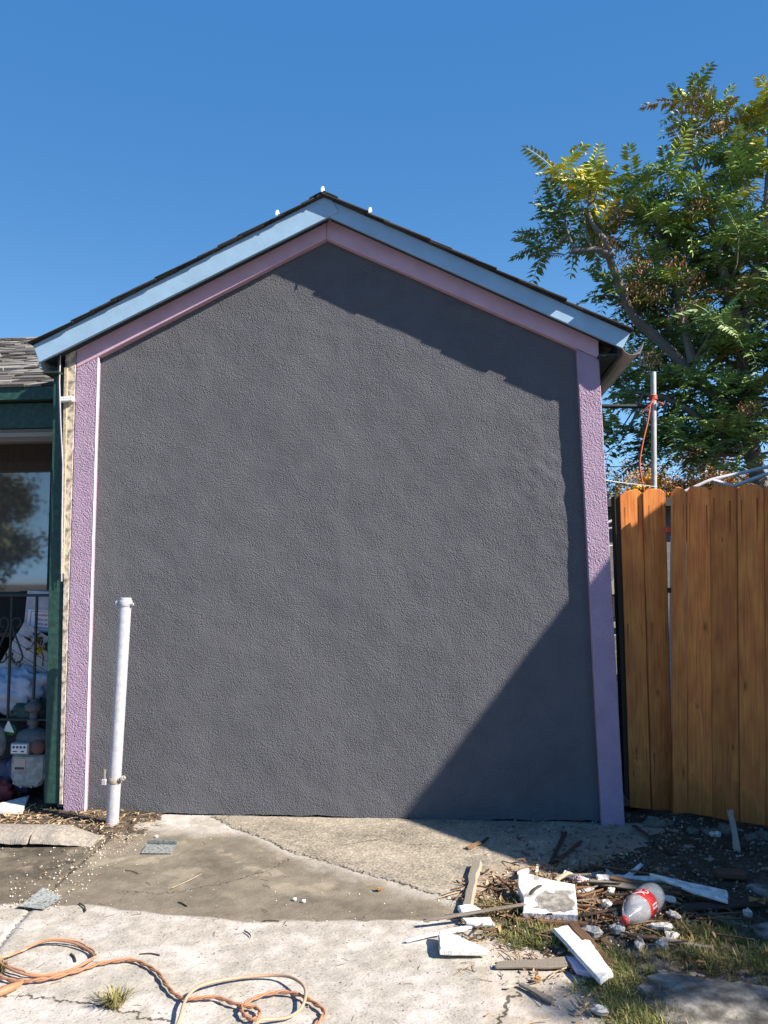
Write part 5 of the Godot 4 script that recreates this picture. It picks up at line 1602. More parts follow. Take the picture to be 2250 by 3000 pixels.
# ---------------------------------------------------------------- the heap of building waste
func lay(called: String, a: Vector3, b: Vector3, w: float, t: float, m: Material, label: String, category: String, group := "", roll := 0.0, taper := 1.0) -> void:
	w *= 0.80
	t *= 0.75
	var c := (a + b) * 0.5
	var l := a.distance_to(b)
	var x := (b - a).normalized()
	var up := (Vector3.UP - x * x.y).normalized().rotated(x, roll)
	var bs := Basis(x, up, x.cross(up))
	var r := RandomNumberGenerator.new()
	r.seed = int(absf(a.x * 1000.0) + absf(b.z * 777.0))
	# splintered ends
	var pts := []
	for s in 7:
		pts.append(Vector2(lerpf(-l * 0.5, l * 0.5, s / 6.0), -w * 0.5 * lerpf(1.0, taper, s / 6.0) + r.randf_range(-0.14, 0.14) * w))
	for s in 3:
		pts.append(Vector2(l * 0.5 + r.randf_range(-0.03, 0.02) * l * (1.0 if w < 0.04 else 0.3), lerpf(-0.3, 0.3, s / 2.0) * w * taper))
	for s in 7:
		pts.append(Vector2(lerpf(l * 0.5, -l * 0.5, s / 6.0), w * 0.5 * lerpf(taper, 1.0, s / 6.0) + r.randf_range(-0.14, 0.14) * w))
	for s in 2:
		pts.append(Vector2(-l * 0.5 + r.randf_range(-0.02, 0.03) * l * (1.0 if w < 0.04 else 0.3), lerpf(0.3, -0.3, s) * w))
	var st := begin()
	prism(st, PackedVector2Array(pts), t, Transform3D(Basis(Vector3.RIGHT, -PI / 2), Vector3(0, -t * 0.5, 0)), min(t * 0.25, 0.003))
	var o := single(called, done(st), m, label, category, Vector3.ZERO, group)
	o.transform = Transform3D(bs, c)

func flat_piece(called: String, pts: Array, y: float, t: float, m: Material, label: String, category: String, group := "", tilt := Vector2.ZERO) -> void:
	var c := Vector2.ZERO
	for p in pts:
		c += p / float(pts.size())
	var q := PackedVector2Array()
	for i in pts.size():
		for k in 4:
			var p: Vector2 = pts[i].lerp(pts[(i + 1) % pts.size()], k / 4.0) - c
			var j := edge_noise.get_noise_2d((p.x + c.x) * 6.0, (p.y + c.y) * 6.0) * 0.008
			q.append(Vector2(p.x + j, -p.y - j))
	var st := begin()
	prism(st, q, t, Transform3D(Basis(Vector3.RIGHT, -PI / 2), Vector3.ZERO), min(t * 0.3, 0.004))
	var o := single(called, done(st), m, label, category, Vector3.ZERO, group)
	o.transform = Transform3D(Basis.from_euler(Vector3(tilt.x, 0, tilt.y)), Vector3(c.x, y, c.y))

# a torn, flat-sided fragment
func chunk(size: Vector3, sd: int) -> ArrayMesh:
	var r := RandomNumberGenerator.new()
	r.seed = sd
	var n := 9
	var lo := []
	var mid := []
	var hi := []
	for k in n:
		var a := TAU * (k + r.randf_range(-0.3, 0.3)) / n
		var q := r.randf_range(0.62, 1.0)
		var d := Vector3(cos(a) * size.x * 0.5, 0, sin(a) * size.z * 0.5)
		lo.append(d * q * 0.85 + Vector3(0, -size.y * 0.5, 0))
		mid.append(d * q * r.randf_range(0.9, 1.1) + Vector3(0, size.y * r.randf_range(-0.15, 0.3), 0))
		hi.append(d * q * r.randf_range(0.45, 0.8) + Vector3(0, size.y * r.randf_range(0.2, 0.6), 0))
	var top := Vector3(r.randf_range(-0.1, 0.1) * size.x, size.y * r.randf_range(0.15, 0.5), r.randf_range(-0.1, 0.1) * size.z)
	var st := begin()
	for k in n:
		var j := (k + 1) % n
		quad(st, lo[j], lo[k], mid[k], mid[j])
		quad(st, mid[j], mid[k], hi[k], hi[j])
		tri(st, hi[j], hi[k], top)
		tri(st, lo[k], lo[j], Vector3(0, -size.y * 0.5, 0))
	return done(st)

func make_debris() -> void:
	var G1 := "loose boards and sticks in the waste heap"
	var G2 := "broken bits of white foam board"
	var v := func(x: float, z: float, y: float) -> Vector3: return Vector3(x, y, z)
	lay("wood_plank", v.call(0.129, 0.727, 0.022), v.call(0.071, 1.235, 0.022), 0.050, 0.034, M.pale_wood, "weathered pale plank lying alone on the concrete pointing at the wall", "plank", G1, 0.25)
	flat_piece("foam_piece", [Vector2(0.306, 0.892), Vector2(0.345, 0.777), Vector2(0.366, 0.80), Vector2(0.362, 0.849)], 0.02, 0.02, M.foam, "small white foam wedge nearest the shade edge, right of the lone pale plank", "foam", G2, Vector2(-0.3, 0.2))
	lay("foam_sliver", v.call(0.419, 0.666, 0.012), v.call(0.399, 0.785, 0.012), 0.014, 0.008, M.foam, "thin white foam sliver lying in the shade behind the small wedge", "foam", G2)
	lay("wood_chip", v.call(0.092, 0.487, 0.012), v.call(0.16, 0.41, 0.016), 0.028, 0.012, M.brown_wood, "rusty brown wood chip on the concrete at the shade edge", "wood chip", G1, 0.3)
	lay("wood_chip", v.call(0.150, 0.424, 0.010), v.call(0.205, 0.315, 0.012), 0.018, 0.008, M.dark_wood, "dark wood chip touching the rusty one in the shade", "wood chip", G1)
	lay("wood_stick", v.call(0.612, 0.213, 0.014), v.call(0.479, 0.676, 0.014), 0.026, 0.014, M.dark_wood, "dark stick in the shade leaning towards the wall's lilac corner", "stick", G1)
	lay("wood_stick", v.call(0.679, 0.333, 0.010), v.call(0.504, 0.645, 0.012), 0.022, 0.010, M.red_wood, "reddish dark stick crossing beside the other shaded stick", "stick", G1)
	lay("wood_stick", v.call(0.998, 0.088, 0.018), v.call(1.088, 0.527, 0.018), 0.024, 0.016, M.dark_wood, "long dark stick running from the lilac corner out past the fence", "stick", G1)
	lay("wood_stake", v.call(1.478, 0.175, 0.13), v.call(1.405, 0.467, 0.02), 0.036, 0.024, M.pale_wood, "short pale stake leaning under the gate's lower edge", "stake", G1)
	# big pieces
	var fs := begin()
	prism(fs, PackedVector2Array([Vector2(-0.105, -0.150), Vector2(0.105, -0.160), Vector2(0.112, 0.055), Vector2(0.02, 0.085), Vector2(-0.06, 0.130), Vector2(-0.118, 0.135), Vector2(-0.122, 0.04), Vector2(-0.10, -0.06)]), 0.050, Transform3D(Basis(Vector3.RIGHT, -PI / 2), Vector3.ZERO), 0.004)
	var slab := single("foam_slab", done(fs), M.dirty_foam, "dirty broken foam slab with blackened corner, biggest piece in the heap", "foam", Vector3(0.405, 0.030, 1.165))
	slab.rotation = Vector3(0.16, -0.08, 0.05)
	var soot := []
	for k in 26:
		var a := TAU * k / 26.0
		soot.append(Vector2(clampf(0.028 + cos(a) * (0.078 + edge_noise.get_noise_2d(cos(a) * 0.4, sin(a) * 0.4) * 0.05), -0.1, 0.101), clampf(-0.085 + sin(a) * (0.075 + edge_noise.get_noise_2d(sin(a) * 0.4, cos(a) * 0.4 + 3.0) * 0.06), -0.150, 0.05)))
	put("soot_stain", prismm(soot, 0.0015, Transform3D(Basis(Vector3.RIGHT, -PI / 2), Vector3(0, 0.0500, 0))), M.soot, slab)
	flat_piece("foam_triangle", [Vector2(-0.041, 1.468), Vector2(-0.01, 1.472), Vector2(0.135, 1.587), Vector2(0.137, 1.600), Vector2(-0.036, 1.615)], 0.016, 0.022, M.foam, "clean white foam triangle lying alone on the pale slab", "foam", G2, Vector2(0.02, -0.03))
	flat_piece("foam_board", [Vector2(0.384, 1.449), Vector2(0.442, 1.423), Vector2(0.475, 1.54), Vector2(0.505, 1.545), Vector2(0.515, 1.62), Vector2(0.538, 1.774), Vector2(0.482, 1.817)], 0.036, 0.018, M.foam, "long bright white foam strip slanting over the front of the heap", "foam board", "", Vector2(0.02, 0.05))
	flat_piece("foam_piece", [Vector2(0.405, 1.60), Vector2(0.47, 1.62), Vector2(0.48, 1.72), Vector2(0.43, 1.70)], 0.006, 0.020, M.pink_foam, "lilac tinted foam scrap under the long white strip", "foam", G2)
	lay("wood_board", v.call(0.250, 1.318, 0.026), v.call(0.560, 1.352, 0.026), 0.046, 0.018, M.brown_wood, "tan brown board lying along the front of the dirty foam slab", "board", G1, -0.2)
	lay("wood_stick", v.call(-0.103, 1.372, 0.032), v.call(0.30, 1.262, 0.060), 0.022, 0.012, M.grey_wood, "long thin grey stick reaching out left over the folded white scrap", "stick", G1, 0.0, 1.0)
	flat_piece("foam_piece", [Vector2(-0.158, 1.507), Vector2(0.02, 1.385), Vector2(0.085, 1.372), Vector2(0.06, 1.40)], 0.008, 0.012, M.foam, "long pointed white foam shard left of the heap, beyond the triangle", "foam", G2)
	flat_piece("foam_piece", [Vector2(0.030, 1.255), Vector2(0.09, 1.235), Vector2(0.14, 1.275), Vector2(0.05, 1.31)], 0.022, 0.022, M.foam, "rounded white foam scrap under the long grey stick, upper one", "foam", G2, Vector2(0.2, -0.1))
	flat_piece("foam_piece", [Vector2(0.045, 1.32), Vector2(0.16, 1.325), Vector2(0.175, 1.37), Vector2(0.07, 1.36)], 0.014, 0.015, M.foam, "flat white foam scrap under the long grey stick, lower one", "foam", G2, Vector2(0.25, 0.1))
	lay("wood_board", v.call(0.157, 1.668, 0.014), v.call(0.420, 1.632, 0.016), 0.042, 0.014, M.grey_wood, "split reddish grey board left of the long white strip", "board", G1, 0.15, 1.6)
	lay("wood_stick", v.call(0.231, 1.784, 0.012), v.call(0.328, 1.884, 0.012), 0.026, 0.014, M.grey_wood, "short grey stick nearest the camera side of the heap", "stick", G1, 0.2)
	lay("wood_board", v.call(0.460, 1.400, 0.050), v.call(0.560, 1.668, 0.022), 0.036, 0.016, M.brown_wood, "curved brown board close along the far side of the long white strip", "board", G1, 0.35)
	single("insulation_tuft", lump(Vector3(0.06, 0.06, 0.055), 0.9, 5.0, 31, 12, true), mat(0.42, 0.31, 0.33, 0.95), "fluffy pink insulation tuft on top of the heap", "insulation", Vector3(0.555, 0.06, 0.99))
	lay("bamboo_stick", v.call(0.516, 0.979, 0.085), v.call(0.447, 1.059, 0.078), 0.024, 0.016, M.lath, "yellow bamboo stump at the top of the dirty foam slab", "stick", G1)
	single("bent_twig", tubem(smooth_path([Vector3(0.447, 0.079, 1.059), Vector3(0.40, 0.075, 1.11), Vector3(0.36, 0.085, 1.155), Vector3(0.328, 0.07, 1.196)], 4), [0.008, 0.008, 0.008, 0.008, 0.007, 0.007, 0.007, 0.007, 0.006, 0.006, 0.006, 0.005, 0.004], 6), M.dark_wood, "dark bent twig lying across the dirty foam slab", "twig")
	lay("foam_strip", v.call(0.505, 0.870, 0.040), v.call(0.640, 0.960, 0.028), 0.045, 0.020, M.foam, "white foam strip at the back of the heap behind the pink tuft", "foam", G2, 0.3)
	lay("white_lath", v.call(0.640, 0.940, 0.050), v.call(0.938, 0.925, 0.046), 0.034, 0.022, M.foam, "long straight white lath across the back of the heap", "lath", G1, 0.5)
	lay("foam_piece", v.call(0.763, 0.900, 0.03), v.call(0.878, 0.758, 0.05), 0.040, 0.012, M.foam, "pointed white foam shard sticking up behind the straight white lath", "foam", G2, 0.4, 0.25)
	lay("pale_sheet", v.call(0.56, 0.875, 0.022), v.call(0.70, 0.825, 0.028), 0.040, 0.008, M.flashing, "grey sheet strip at the very back of the heap", "sheet", "", 0.2)
	flat_piece("pale_sheet", [Vector2(0.655, 0.91), Vector2(0.70, 0.85), Vector2(0.75, 0.90)], 0.038, 0.006, M.tan, "tan paper triangle propped behind the straight white lath", "sheet", "", Vector2(0.6, 0.1))
	lay("wood_board", v.call(0.600, 0.985, 0.050), v.call(0.905, 1.052, 0.046), 0.036, 0.016, M.grey_wood, "dark grey board slanting through the middle of the heap", "board", G1, 0.3)
	lay("wood_board", v.call(0.69, 0.97, 0.064), v.call(0.93, 1.055, 0.056), 0.030, 0.014, M.brown_wood, "brown board laid on the dark grey one before the white laths", "board", G1, 0.25)
	lay("wood_board", v.call(0.535, 1.10, 0.030), v.call(0.705, 1.152, 0.028), 0.050, 0.016, M.red_wood, "short dark red board right of the dirty foam slab", "board", G1, 0.2)
	lay("wood_board", v.call(0.56, 1.22, 0.02), v.call(0.68, 1.12, 0.024), 0.05, 0.014, M.dark_wood, "blackish board stub beneath the crumpled paper ball", "board", G1)
	flat_piece("white_lath", [Vector2(0.862, 0.968), Vector2(1.145, 1.072), Vector2(1.118, 1.158), Vector2(1.0, 1.095)], 0.052, 0.016, M.foam, "tapered white board with a broad square end at the outer side of the heap", "board", "", Vector2(0.12, -0.04))
	lay("foam_strip", v.call(0.850, 1.105, 0.040), v.call(0.925, 1.122, 0.036), 0.036, 0.016, M.foam, "short white foam strip just behind the drink bottle", "foam", G2, 0.4)
	lay("wood_board", v.call(0.93, 1.16, 0.02), v.call(1.30, 1.10, 0.03), 0.06, 0.018, M.dark_wood, "dark damp board in the shade right of the bottle", "board", G1)
	lay("wood_stick", v.call(0.660, 1.425, 0.026), v.call(0.780, 1.452, 0.024), 0.022, 0.012, M.brown_wood, "brown stick just in front of the bottle neck", "stick", G1)
	lay("wood_stick", v.call(0.770, 1.452, 0.026), v.call(0.945, 1.505, 0.022), 0.026, 0.012, M.grey_wood, "pale grey stick in front of the bottle running into the grass", "stick", G1)
	single("wood_block", boxm(Vector3(0.13, 0.035, 0.06), 0.008), M.red_wood, "rust brown wood block in the shade far right of the heap", "block", Vector3(1.255, 0.03, 0.80)).rotation.y = -0.15
	for i in 9:
		var q := Vector3(1.12 + i * 0.085, 0.012, 0.02 + i * 0.038 + rng.randf_range(-0.05, 0.06))
		var words: String = ["by the lilac trim foot, first of the row", "second from the lilac trim", "third from the lilac trim", "fourth from the lilac trim", "under the middle of the gate", "just past the gate's middle", "third from its outer end", "last but one away from the house", "farthest from the house"][i]
		single("concrete_chunk", chunk(Vector3(rng.randf_range(0.07, 0.15), rng.randf_range(0.04, 0.08), rng.randf_range(0.06, 0.12)), 300 + i), M.rough_stone, "broken concrete lump at the fence foot, " + words, "concrete lump", q, "broken concrete along the fence foot").rotation.y = i * 1.3
	for i in 16:
		var p := Vector3(clampf(rng.randfn(0.62, 0.16), 0.25, 0.98), rng.randf_range(0.03, 0.065), rng.randfn(1.06, 0.09))
		var an := rng.randfn(0.15, 0.5)
		var hl := rng.randf_range(0.06, 0.16)
		lay("wood_sliver", p - Vector3(cos(an), 0.04, sin(an)) * hl, p + Vector3(cos(an), 0.04, sin(an)) * hl, rng.randf_range(0.012, 0.026), rng.randf_range(0.006, 0.012), [M.red_wood, M.dark_wood, M.brown_wood, M.grey_wood][i % 4], "thin splintered wood sliver lying loose in the waste heap", "wood sliver", "wood slivers in the waste heap", rng.randf_range(-0.5, 0.5), 0.5)
	# crumpled scraps
	var bits := [
		[Vector3(0.629, 0.045, 1.198), Vector3(0.055, 0.045, 0.05), "crumpled white paper ball left of the drink bottle", 0.6],
		[Vector3(0.672, 0.055, 1.083), Vector3(0.065, 0.03, 0.04), "torn white scrap above the dark red board", 0.5],
		[Vector3(0.655, 0.03, 1.235), Vector3(0.05, 0.03, 0.04), "small bluish white scrap touching the crumpled ball", 0.5],
		[Vector3(0.530, 0.035, 1.425), Vector3(0.115, 0.045, 0.07), "crumpled white plaster lump between brown boards and bottle neck", 0.5],
		[Vector3(0.632, 0.035, 1.395), Vector3(0.07, 0.05, 0.065), "square white foam lump beneath the bottle neck", 0.25],
		[Vector3(0.690, 0.025, 1.490), Vector3(0.11, 0.035, 0.05), "white plaster lump in front of the brown stick", 0.5],
		[Vector3(0.769, 0.025, 1.490), Vector3(0.05, 0.045, 0.05), "small white plaster lump below the pale grey stick", 0.6],
		[Vector3(0.800, 0.04, 1.375), Vector3(0.12, 0.03, 0.05), "white foam strip bent beside the bottle's belly", 0.4],
		[Vector3(0.818, 0.03, 1.43), Vector3(0.09, 0.04, 0.06), "grey white plaster lump right of the bottle", 0.6],
		[Vector3(0.875, 0.035, 1.255), Vector3(0.10, 0.025, 0.06), "shaded white scrap behind the bottle's belly at the grass", 0.6],
		[Vector3(1.165, 0.045, 1.244), Vector3(0.05, 0.045, 0.04), "small bluish white foam cube on the dark slab at the far right", 0.2],
		[Vector3(0.575, 0.04, 1.050), Vector3(0.10, 0.02, 0.03), "narrow white scrap below the pink tuft", 0.5],
		[Vector3(0.462, 0.02, 1.935), Vector3(0.05, 0.03, 0.07), "white plaster crumb in the nearest grass", 0.7],
		[Vector3(0.545, 0.03, 1.335), Vector3(0.03, 0.02, 0.02), "tiny white crumb at the tan board's end", 0.4],
		[Vector3(1.36, 0.05, 0.30), Vector3(0.07, 0.04, 0.05), "white crumb under the gate's lower edge", 0.4]]
	for i in bits.size():
		single("white_scrap", chunk(bits[i][1] * Vector3(1.0, 0.62, 0.95), 50 + i), M.scrap, bits[i][2], "scrap", bits[i][0], "white scraps round the heap").rotation.y = i * 0.9
	var specks := [[Vector2(-0.653, 1.138), "larger white crumb in the damp stain"], [Vector2(-0.612, 1.154), "smaller white crumb right of the larger one in the damp stain"], [Vector2(-1.539, 0.390), "white crumb behind the flat flashing by the wall"]]
	for s in specks:
		single("paint_crumb", chunk(Vector3(0.028, 0.010, 0.018), 80), M.foam, s[1], "crumb", Vector3(s[0].x, 0.006, s[0].y), "white crumbs on the driveway")
	# fallen leaves
	var lvs := [[Vector3(0.845, 0.03, 1.63), "curled yellow brown leaf standing before the grass"], [Vector3(1.255, 0.05, 1.12), "large brown leaf on the dark slab at the far right"], [Vector3(1.33, 0.05, 1.17), "brown leaf outermost on the dark slab"], [Vector3(0.30, 0.01, 1.75), "orange leaf between short grey stick and long white strip"], [Vector3(-0.30, 0.008, 1.03), "orange leaf on the damp stain near the crack"]]
	for i in lvs.size():
		var st := begin()
		for k in 3:
			leaflet(st, Vector3(0, 0, 0), Vector3(cos(i + k * 0.7), 0.2, sin(i + k * 0.7)).normalized(), 0.034 if i != 1 else 0.08, 0.6, rng)
		single("fallen_leaf", done(st), mat(0.30, 0.15, 0.05, 0.8), lvs[i][1], "leaf", lvs[i][0], "fallen leaves")
	# the drink bottle
	var nk := Vector3(0.655, 0.062, 1.395)
	var bs := Vector3(0.838, 0.068, 1.142)
	var y := (bs - nk).normalized()
	var x := y.cross(Vector3.UP).normalized()
	var b := thing("plastic_bottle", "empty clear plastic drink bottle with red label lying on the heap", "bottle", nk)
	var f := Transform3D(Basis(x, y, x.cross(y)), Vector3.ZERO)
	var bst := begin()
	lathe(bst, [Vector2(0.0125, 0.0), Vector2(0.0135, 0.004), Vector2(0.0135, 0.022), Vector2(0.017, 0.030), Vector2(0.028, 0.052), Vector2(0.042, 0.080), Vector2(0.051, 0.110), Vector2(0.0535, 0.132), Vector2(0.0515, 0.140), Vector2(0.0515, 0.205), Vector2(0.0535, 0.213), Vector2(0.054, 0.240), Vector2(0.052, 0.275), Vector2(0.046, 0.300), Vector2(0.036, 0.312), Vector2(0.02, 0.300), Vector2(0.0, 0.298)], 28, f)
	put("body", done(bst), M.plastic, b)
	var lst := begin()
	lathe(lst, [Vector2(0.0522, 0.138), Vector2(0.0526, 0.140), Vector2(0.0526, 0.205), Vector2(0.0522, 0.207)], 28, f)
	var lab := put("label", done(lst), M.label_red, b)
	# white wave and bar code on the label
	var on := func(ang: float, h: float, r: float) -> Vector3: return f * Vector3(cos(ang) * r, h, sin(ang) * r)
	var ws := begin()
	for k in 20:
		var a0 := 1.15 + k * 0.055
		var a1 := a0 + 0.055
		var h0 := 0.152 + 0.012 * sin(k * 0.33)
		var h1 := 0.152 + 0.012 * sin((k + 1) * 0.33)
		var w0 := 0.012 * sin(PI * (k + 0.3) / 21.0)
		var w1 := 0.012 * sin(PI * (k + 1.3) / 21.0)
		quad(ws, on.call(a0, h0, 0.0531), on.call(a1, h1, 0.0531), on.call(a1, h1 + w1, 0.0531), on.call(a0, h0 + w0, 0.0531))
	put("white_wave", done(ws), M.white, lab)
	for e in [[1.30, 0.186, 0.012], [1.75, 0.184, 0.009], [2.10, 0.186, 0.011]]:
		var cs := begin()
		for k in 11:
			var t0 := 0.7 + k * 0.44
			var t1 := t0 + 0.44
			var r0: float = e[2]
			quad(cs, on.call(e[0] + cos(t0) * r0 * 16.0, e[1] + sin(t0) * r0, 0.0532), on.call(e[0] + cos(t1) * r0 * 16.0, e[1] + sin(t1) * r0, 0.0532), on.call(e[0] + cos(t1) * r0 * 11.0, e[1] + sin(t1) * r0 * 0.7, 0.0532), on.call(e[0] + cos(t0) * r0 * 11.0, e[1] + sin(t0) * r0 * 0.7, 0.0532))
		put("white_curl", done(cs), M.white, lab)
	var bcs := begin()
	quad(bcs, on.call(0.02, 0.160, 0.0531), on.call(0.36, 0.160, 0.0531), on.call(0.36, 0.198, 0.0531), on.call(0.02, 0.198, 0.0531))
	put("code_panel", done(bcs), M.white, lab)
	var bk := begin()
	for k in 6:
		var a0 := 0.06 + k * 0.046
		quad(bk, on.call(a0, 0.165, 0.0534), on.call(a0 + 0.02, 0.165, 0.0534), on.call(a0 + 0.02, 0.193, 0.0534), on.call(a0, 0.193, 0.0534))
	put("code_bars", done(bk), M.ink, lab)
	var cst := begin()
	lathe(cst, [Vector2(0.0, -0.004), Vector2(0.0145, -0.004), Vector2(0.0155, 0.0), Vector2(0.0155, 0.012), Vector2(0.0145, 0.014)], 18, f)
	put("cap", done(cst), M.cap_red, b)

# ---------------------------------------------------------------- litter too fine to count
func make_litter() -> void:
	var r := RandomNumberGenerator.new()
	r.seed = 99
	var leafst := begin()
	leaflet(leafst, Vector3(-0.5, 0, 0), Vector3(1, 0.15, 0), 1.0, 0.4, r)
	var leafm := done(leafst)
	var chipm := prismm([Vector2(-0.5, -0.07), Vector2(-0.1, -0.13), Vector2(0.5, -0.03), Vector2(0.42, 0.06), Vector2(0.0, 0.11), Vector2(-0.46, 0.09)], 0.07, Transform3D(Basis(Vector3.RIGHT, -PI / 2), Vector3.ZERO))
	var crumb := lump(Vector3(1, 0.7, 0.9), 0.4, 2.0, 3, 4, true)
	var stickm := tubem([Vector3(-0.5, 0, 0), Vector3(0, 0.03, 0.05), Vector3(0.5, 0, 0)], 0.022, 4)
	var spread := func(n: int, where: Callable, size: Vector2, c0: Color, c1: Color, lift: float, flat_: float) -> Array:
		var xf := []
		var cl := []
		for i in n:
			var p: Vector2 = where.call()
			var h: float = max(0.0, dirt_height(p.x, p.y)) if p.x > 0.05 else (0.027 * smoothstep(-1.50, -1.85, p.x) * smoothstep(0.42, 0.30, p.y))
			var s := r.randf_range(size.x, size.y)
			xf.append(Transform3D(Basis.from_euler(Vector3(r.randfn() * flat_, r.randf() * TAU, r.randfn() * flat_)).scaled(Vector3.ONE * s), Vector3(p.x, h + lift * s, p.y)))
			cl.append(c0.lerp(c1, r.randf()) * r.randf_range(0.75, 1.2))
		return [xf, cl]
	var heap := func() -> Vector2: return Vector2(clampf(r.randfn(0.52, 0.24), 0.06, 1.5), r.randfn(1.14, 0.18))
	var shade := func() -> Vector2: return Vector2(r.randf_range(0.3, 1.8), r.randf_range(-0.15, 1.2))
	var porch := func() -> Vector2: return Vector2(r.randf_range(-2.8, -1.62), clampf(r.randfn(0.24, 0.12), -0.1, 0.66))
	var jointw := func() -> Vector2: return Vector2(-1.75 + r.randfn(0, 0.09), r.randf_range(0.35, 1.3))
	var drivew := func() -> Vector2: return Vector2(r.randf_range(-2.4, 0.4), r.randf_range(0.1, 1.5))
	var dry := func() -> Vector2: return Vector2(r.randf_range(-2.2, 0.35), r.randf_range(1.3, 2.4))
	var edge := func() -> Vector2:
		var z := r.randf_range(0.5, 2.1)
		return Vector2(lerp_pts(dirt_edge, z) + r.randfn(0.0, 0.12), z)
	var straw0 := Color(0.30, 0.20, 0.11)
	var straw1 := Color(0.46, 0.35, 0.22)
	var a: Array = spread.call(380, porch, Vector2(0.010, 0.034), straw0, straw1, 0.35, 0.5)
	for q in [spread.call(160, jointw, Vector2(0.006, 0.018), straw0, straw1, 0.3, 0.3), spread.call(420, heap, Vector2(0.012, 0.045), Color(0.14, 0.075, 0.04), Color(0.36, 0.25, 0.15), 0.5, 0.5), spread.call(260, edge, Vector2(0.01, 0.035), Color(0.24, 0.14, 0.07), straw1, 0.4, 0.5), spread.call(240, shade, Vector2(0.010, 0.035), Color(0.18, 0.10, 0.05), straw0, 0.35, 0.4)]:
		a[0].append_array(q[0])
		a[1].append_array(q[1])
	many("leaf_litter", leafm, M.leaf, a[0], a[1])
	var b: Array = spread.call(150, porch, Vector2(0.012, 0.035), Color(0.22, 0.15, 0.09), Color(0.46, 0.36, 0.25), 0.3, 0.3)
	for q in [spread.call(520, heap, Vector2(0.012, 0.055), Color(0.08, 0.045, 0.025), Color(0.25, 0.16, 0.09), 0.4, 0.4), spread.call(200, shade, Vector2(0.008, 0.03), Color(0.10, 0.07, 0.05), Color(0.40, 0.34, 0.28), 0.3, 0.3), spread.call(140, edge, Vector2(0.008, 0.03), Color(0.15, 0.09, 0.05), Color(0.5, 0.42, 0.3), 0.3, 0.3)]:
		b[0].append_array(q[0])
		b[1].append_array(q[1])
	many("wood_debris", chipm, M.vcol, b[0], b[1])
	var c: Array = spread.call(300, drivew, Vector2(0.003, 0.008), Color(0.50, 0.44, 0.36), Color(0.78, 0.74, 0.68), 0.25, 0.5)
	for q in [spread.call(300, heap, Vector2(0.004, 0.018), Color(0.62, 0.60, 0.58), Color(0.8, 0.8, 0.8), 0.4, 0.8), spread.call(160, edge, Vector2(0.004, 0.014), Color(0.5, 0.48, 0.45), Color(0.8, 0.8, 0.8), 0.4, 0.8), spread.call(200, jointw, Vector2(0.004, 0.012), Color(0.45, 0.38, 0.30), Color(0.75, 0.68, 0.60), 0.3, 0.8), spread.call(70, shade, Vector2(0.004, 0.014), Color(0.25, 0.24, 0.22), Color(0.7, 0.7, 0.7), 0.4, 0.8)]:
		c[0].append_array(q[0])
		c[1].append_array(q[1])
	many("foam_debris", crumb, M.vcol, c[0], c[1])
	var d: Array = spread.call(330, dry, Vector2(0.003, 0.009), Color(0.10, 0.09, 0.08), Color(0.32, 0.28, 0.24), 0.3, 0.8)
	for q in [spread.call(700, shade, Vector2(0.005, 0.028), Color(0.12, 0.095, 0.075), Color(0.26, 0.23, 0.20), 0.3, 0.8), spread.call(160, edge, Vector2(0.004, 0.016), Color(0.12, 0.10, 0.08), Color(0.42, 0.38, 0.33), 0.3, 0.8)]:
		d[0].append_array(q[0])
		d[1].append_array(q[1])
	many("gravel", crumb, M.vcol, d[0], d[1])
	var e: Array = spread.call(90, drivew, Vector2(0.015, 0.05), Color(0.07, 0.05, 0.035), Color(0.30, 0.22, 0.14), 0.06, 0.04)
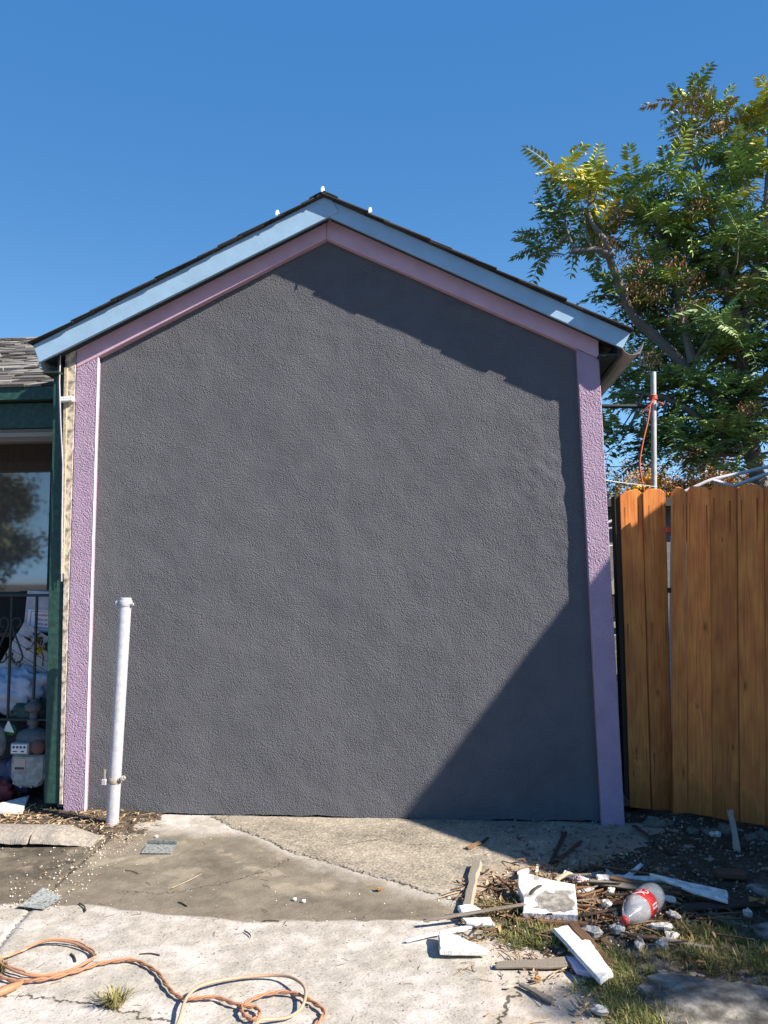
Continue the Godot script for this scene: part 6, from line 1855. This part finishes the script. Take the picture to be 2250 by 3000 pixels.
	for q in [spread.call(90, dry, Vector2(0.012, 0.045), Color(0.07, 0.05, 0.04), Color(0.25, 0.19, 0.13), 0.06, 0.04), spread.call(420, heap, Vector2(0.03, 0.17), Color(0.07, 0.04, 0.025), Color(0.25, 0.165, 0.095), 0.12, 0.15), spread.call(120, edge, Vector2(0.02, 0.12), Color(0.10, 0.07, 0.04), Color(0.4, 0.3, 0.18), 0.1, 0.12), spread.call(150, porch, Vector2(0.02, 0.08), straw0, straw1, 0.15, 0.2)]:
		e[0].append_array(q[0])
		e[1].append_array(q[1])
	many("twig_litter", stickm, M.vcol, e[0], e[1])
	# grass in the dirt
	var gm := tuft(1.0, 26, 7, Color(1, 1, 1), Color(0.75, 0.8, 0.7))
	var gs := [[Vector2(0.31, 1.43), Vector2(0.075, 0.045), 120, 2], [Vector2(0.22, 1.19), Vector2(0.07, 0.05), 70, 1], [Vector2(0.56, 1.64), Vector2(0.045, 0.08), 110, 2], [Vector2(0.55, 1.86), Vector2(0.05, 0.10), 160, 2], [Vector2(0.62, 2.02), Vector2(0.09, 0.07), 110, 2], [Vector2(0.92, 1.38), Vector2(0.11, 0.06), 90, 0], [Vector2(1.05, 1.55), Vector2(0.12, 0.06), 120, 0], [Vector2(0.86, 1.56), Vector2(0.12, 0.04), 50, 1], [Vector2(1.2, 1.65), Vector2(0.12, 0.10), 110, 0], [Vector2(0.68, 1.93), Vector2(0.04, 0.06), 24, 1]]
	var xf := []
	var cl := []
	for g in gs:
		for i in g[2]:
			var p: Vector2 = g[0] + Vector2(r.randfn() * g[1].x, r.randfn() * g[1].y)
			xf.append(Transform3D(Basis(Vector3.UP, r.randf() * TAU).scaled(Vector3.ONE * r.randf_range(0.018, 0.044)), Vector3(p.x, max(0.0, dirt_height(p.x, p.y)) - 0.003, p.y)))
			var q := r.randf()
			var c0 := Color(0.105, 0.125, 0.045) if q < 0.5 else (Color(0.19, 0.19, 0.08) if q < 0.8 else Color(0.36, 0.29, 0.13))
			if g[3] == 1:
				c0 = Color(0.33, 0.27, 0.13) if q < 0.6 else Color(0.18, 0.18, 0.06)
			elif g[3] == 2:
				c0 = Color(0.17, 0.19, 0.065) if q < 0.6 else Color(0.34, 0.30, 0.13)
			cl.append(c0 * r.randf_range(0.8, 1.2))
	many("grass", gm, M.grass, xf, cl)
